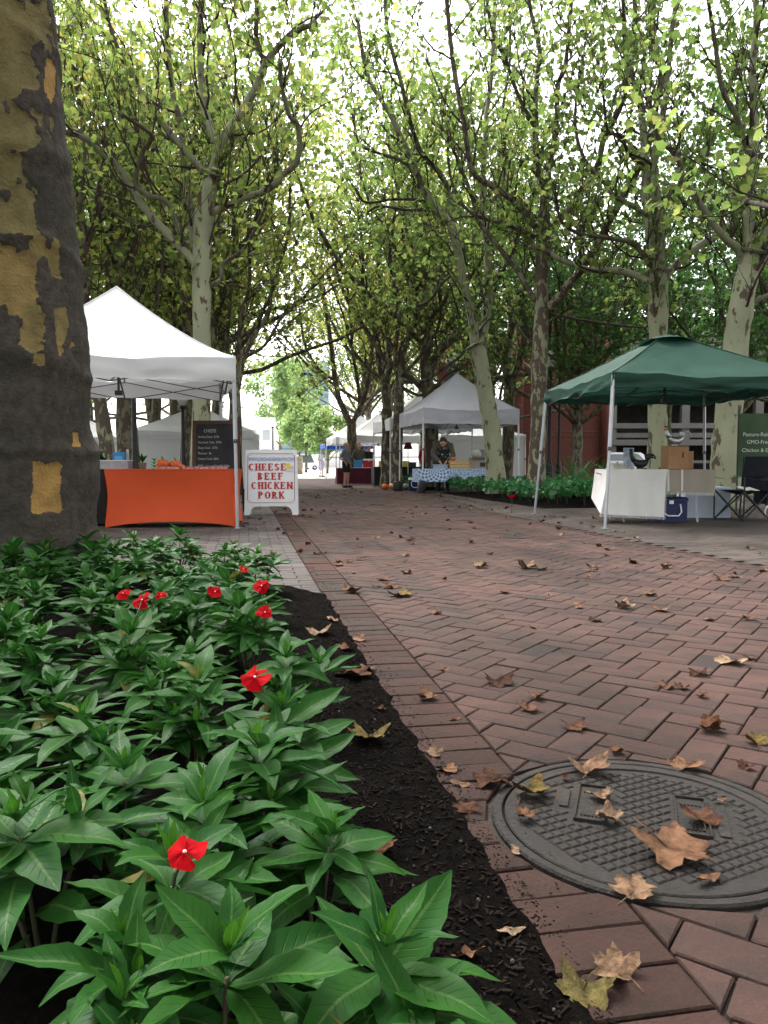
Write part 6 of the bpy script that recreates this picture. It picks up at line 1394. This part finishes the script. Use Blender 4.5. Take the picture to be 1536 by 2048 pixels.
# ================================================================ people
def capsules(L):
    g = MB()
    for p0, p1, r0, r1 in L:
        p0, p1 = Vector(p0), Vector(p1); d = p1 - p0; n = 6; P = []; rr = []
        ln = max(d.length, 1e-4); u = d / ln
        for i in range(1, 4): a = math.pi / 2 * i / 4; P.append(p0 - u * r0 * math.cos(a)); rr.append(r0 * math.sin(a))
        P += [p0 + d * k / 3 for k in range(4)]; rr += [r0 + (r1 - r0) * k / 3 for k in range(4)]
        for i in range(3, 0, -1): a = math.pi / 2 * i / 4; P.append(p1 + u * r1 * math.cos(a)); rr.append(r1 * math.sin(a))
        g.tube(P, rr, 12)
    return g
def flesh(name, L, mat, parent, vox=.011, flat=None):
    g = capsules(L); o = g.build(name, mat, parent, True)
    if flat: o.data.transform(Matrix.Identity(4))
    m = o.modifiers.new('remesh', 'REMESH'); m.mode = 'VOXEL'; m.voxel_size = vox; m.use_smooth_shade = True
    s = o.modifiers.new('smooth', 'SMOOTH'); s.iterations = 3; s.factor = .5; return o
def limb3(a, b, c, r0, r1, r2): return [(a, b, r0, r1), (b, c, r1 * .97, r2)]
def hand(w, d, side, k=1.0):
    # palm and five separate bent fingers
    w, d = Vector(w), Vector(d).normalized(); x = d.cross(Vector(side)).normalized(); n = x.cross(d); out = [(w, w + d * .06 * k, .026 * k, .03 * k)]
    for i, L_ in enumerate((.07, .08, .075, .058)):
        b = w + d * .085 * k + x * (i - 1.5) * .019 * k; m = b + (d + n * .25) * L_ * .5 * k; out += [(b - d * .02, m, .0095, .009), (m, m + (d + n * .8).normalized() * L_ * .5 * k, .009, .008)]
    b = w + d * .025 * k + x * .032 * k; out += [(b, b + (d * .7 + x * .8).normalized() * .05 * k, .0105, .009)]
    return out
def head_parts(o, c, f, hair, up=(0, 0, 1), long_hair=False):
    c, f = Vector(c), Vector(f).normalized(); u = Vector(up); s = f.cross(u).normalized()
    for e in (-1, 1): g = MB(); g.ball(c + f * .088 + s * e * .033 + u * .012, .011, 8); g.build('eye', m_darkbar, o, True)
    g = MB(); g.bar(c + f * .096 - s * .022 - u * .055, c + f * .096 + s * .022 - u * .055, .008); g.build('mouth', m_comb, o)
    L = [(c - f * .02 + u * .045, c - f * .05 + u * .02, .098, .095), (c - f * .06 - u * .03, c - f * .06 - u * (.16 if long_hair else .08), .085, .06)]
    flesh('hair', L, hair, o, .012)
def head(c, f, up=(0, 0, 1)):
    c, f = Vector(c), Vector(f).normalized(); u = Vector(up); s = f.cross(u).normalized()
    return [(c + u * .03, c - u * .005, .093, .088), (c + f * .02 - u * .03, c + f * .035 - u * .075, .075, .045), (c + f * .09, c + f * .108 - u * .022, .012, .016), (c + s * .088, c + s * .09 - u * .03, .018, .015), (c - s * .088, c - s * .09 - u * .03, .018, .015)]
def standing(label, loc, rz, top_mat, leg_mat, hair, k=1.0, bare_legs=False, arm=None, long_hair=False, dress=False):
    o = thing('person', label, 'person', loc, rz); o.scale = (k, k, k)
    hipL, hipR, kL, kR, aL, aR = (-.09, 0, .9), (.09, 0, .9), (-.1, -.02, .49), (.12, -.03, .49), (-.11, .02, .08), (.15, .0, .08)
    shL, shR = (-.18, 0, 1.36), (.18, 0, 1.36); elL, elR = (-.27, .05, 1.1), (.25, .05, 1.09); wL, wR = (-.21, -.1, .93), (.24, -.08, .88)
    if arm == 'hip': elL, wL = (-.3, .1, 1.1), (-.17, -.06, .95)
    hc, hf = (0, -.03, 1.56), (0, -1, -.1)
    tor = [((0, 0, .95), (0, 0, 1.1), .13, .12), ((-.05, 0, 1.15), (-.08, 0, 1.3), .11, .1), ((.05, 0, 1.15), (.08, 0, 1.3), .11, .1), ((0, 0, 1.38), (0, -.02, 1.5), .06, .055), (shL, (-.05, 0, 1.36), .055, .07), (shR, (.05, 0, 1.36), .055, .07)]
    legs = limb3(hipL, kL, aL, .092, .058, .038) + limb3(hipR, kR, aR, .092, .058, .038) + [((aL[0], aL[1], .045), (aL[0] - .01, aL[1] - .16, .035), .04, .032), ((aR[0], aR[1], .045), (aR[0] + .03, aR[1] - .15, .035), .04, .032)]
    arms = limb3(shL, elL, wL, .05, .04, .028) + limb3(shR, elR, wR, .05, .04, .028) + hand(wL, (0, -.2, -1), (1, 0, 0)) + hand(wR, (0, -.1, -1), (-1, 0, 0))
    flesh('body', tor + legs + arms + head(hc, hf), m_skin, o, .0105)
    head_parts(o, hc, hf, hair, long_hair=long_hair)
    e = .016; grow = lambda L, q=e: [(a, b, c + q, d + q) for a, b, c, d in L]
    half = lambda a, b, f=.55: tuple(Vector(a).lerp(Vector(b), f))
    sh = grow(tor[:3] + tor[4:]) + [(shL, half(shL, elL, .7), .066, .062), (shR, half(shR, elR, .7), .066, .062), ((0, 0, .9), (0, 0, 1.0), .15, .145)]
    if not bare_legs and not dress: sh += [(half(shL, elL), elL, .062, .056), (elL, half(elL, wL, .9), .056, .045), (half(shR, elR), elR, .062, .056), (elR, half(elR, wR, .9), .056, .045)]
    flesh('dress' if dress else 'shirt', sh + ([((0, 0, .9), (0, 0, .6), .17, .22)] if dress else []), top_mat, o, .013)
    if not dress:
        t = .42 if bare_legs else 1.0
        pl = [((0, 0, .93), (0, 0, .88), .142, .15), (hipL, half(hipL, kL, .95 if bare_legs else 1), .112, .098 if bare_legs else .075), (hipR, half(hipR, kR, .95 if bare_legs else 1), .112, .098 if bare_legs else .075)]
        if bare_legs: pl = [pl[0], (hipL, half(hipL, kL, .62), .115, .105), (hipR, half(hipR, kR, .62), .115, .105)]
        else: pl += [(kL, aL, .075, .06), (kR, aR, .075, .06)]
        flesh('shorts' if bare_legs else 'trousers', pl, leg_mat, o, .013)
    for a in (aL, aR): flesh('shoe', [((a[0], a[1] + .03, .045), (a[0], a[1] - .17, .038), .05, .042)], m_black, o, .013)
    return o
w_ = gnd(692, 975); standing('woman in a grey t-shirt and black shorts standing before the burgundy table', (w_.x, w_.y, 0), R(68), m_tee, m_black, m_hair, .93, True, 'hip')
standing('person in a dark olive top behind the burgundy table', gp(718, 32.6), R(20), m_olive, m_trous, m_dhair, 1.0)
standing('person in a red top standing in the shade behind the white tent pole', gp(852, 29.5), R(-15), m_redc, m_trous, m_dhair, .98)
standing('distant person in a pale outfit walking in the bright plaza', gp(642, 50), R(60), m_lilac, m_trous, m_dhair, 1.0, dress=True)
standing('dark dressed person under the far white canopy', gp(737, 38), R(30), m_black, m_trous, m_dhair, 1.0)
def bender(label, loc, rz):
    # leaning forward over the table with lowered head, both hands at work
    o = thing('person', label, 'person', loc, rz); hip = (0, .12, .92); ch = (0, -.16, 1.28); hc, hf, up = (0, -.36, 1.44), (0, -.75, -.65), (0, -.65, .75)
    shL, shR = (-.21, -.2, 1.36), (.21, -.2, 1.36); elL, elR = (-.3, -.3, 1.08), (.3, -.3, 1.08); wL, wR = (-.1, -.5, .9), (.1, -.5, .9)
    legs = limb3((-.1, .12, .9), (-.13, .06, .5), (-.13, .14, .08), .095, .06, .042) + limb3((.1, .12, .9), (.14, .06, .5), (.15, .14, .08), .095, .06, .042) + [((-.13, .12, .045), (-.14, -.04, .035), .042, .034), ((.15, .12, .045), (.17, -.04, .035), .042, .034)]
    tor = [(hip, (0, -.02, 1.12), .14, .145), ((0, -.02, 1.12), ch, .15, .15), ((-.08, -.14, 1.26), shL, .12, .07), ((.08, -.14, 1.26), shR, .12, .07), (ch, hc, .065, .06)]
    flesh('body', tor + legs + limb3(shL, elL, wL, .055, .043, .03) + limb3(shR, elR, wR, .055, .043, .03) + hand(wL, (.3, -.6, -.6), (0, 0, 1)) + hand(wR, (-.3, -.6, -.6), (0, 0, 1)) + head(hc, hf, up), m_skin, o, .0105)
    head_parts(o, hc, hf, m_dhair, up)
    flesh('hooded_jacket', [(hip, (0, -.02, 1.12), .165, .17), ((0, -.02, 1.12), ch, .175, .18), ((-.08, -.14, 1.28), shL, .15, .1), ((.08, -.14, 1.28), shR, .15, .1), (shL, elL, .095, .075), (elL, Vector(elL).lerp(Vector(wL), .85), .075, .055), (shR, elR, .095, .075), (elR, Vector(elR).lerp(Vector(wR), .85), .075, .055)], m_olive, o, .013)
    flesh('hood', [((0, -.3, 1.5), (0, -.24, 1.42), .125, .13), ((-.1, -.2, 1.4), (.1, -.2, 1.4), .12, .12)], m_olive, o, .013)
    flesh('jumper', [((-.1, -.31, 1.22), (.1, -.31, 1.22), .09, .09), ((-.09, -.27, 1.08), (.09, -.27, 1.08), .1, .1)], m_pat, o, .013)
    flesh('trousers', [(hip, (0, .1, .86), .155, .16)] + [(a, b, c + .022, d + .022) for a, b, c, d in legs[:4]], m_trous, o, .013)
    for x in (-.135, .16): flesh('shoe', [((x, .14, .045), (x, -.06, .038), .052, .044)], m_black, o, .013)
bender('person in a hooded olive jacket bending over the mandala table', Vector((at(886, 928, TB.y + .62).x, TB.y + .62, 0)), R(-4))
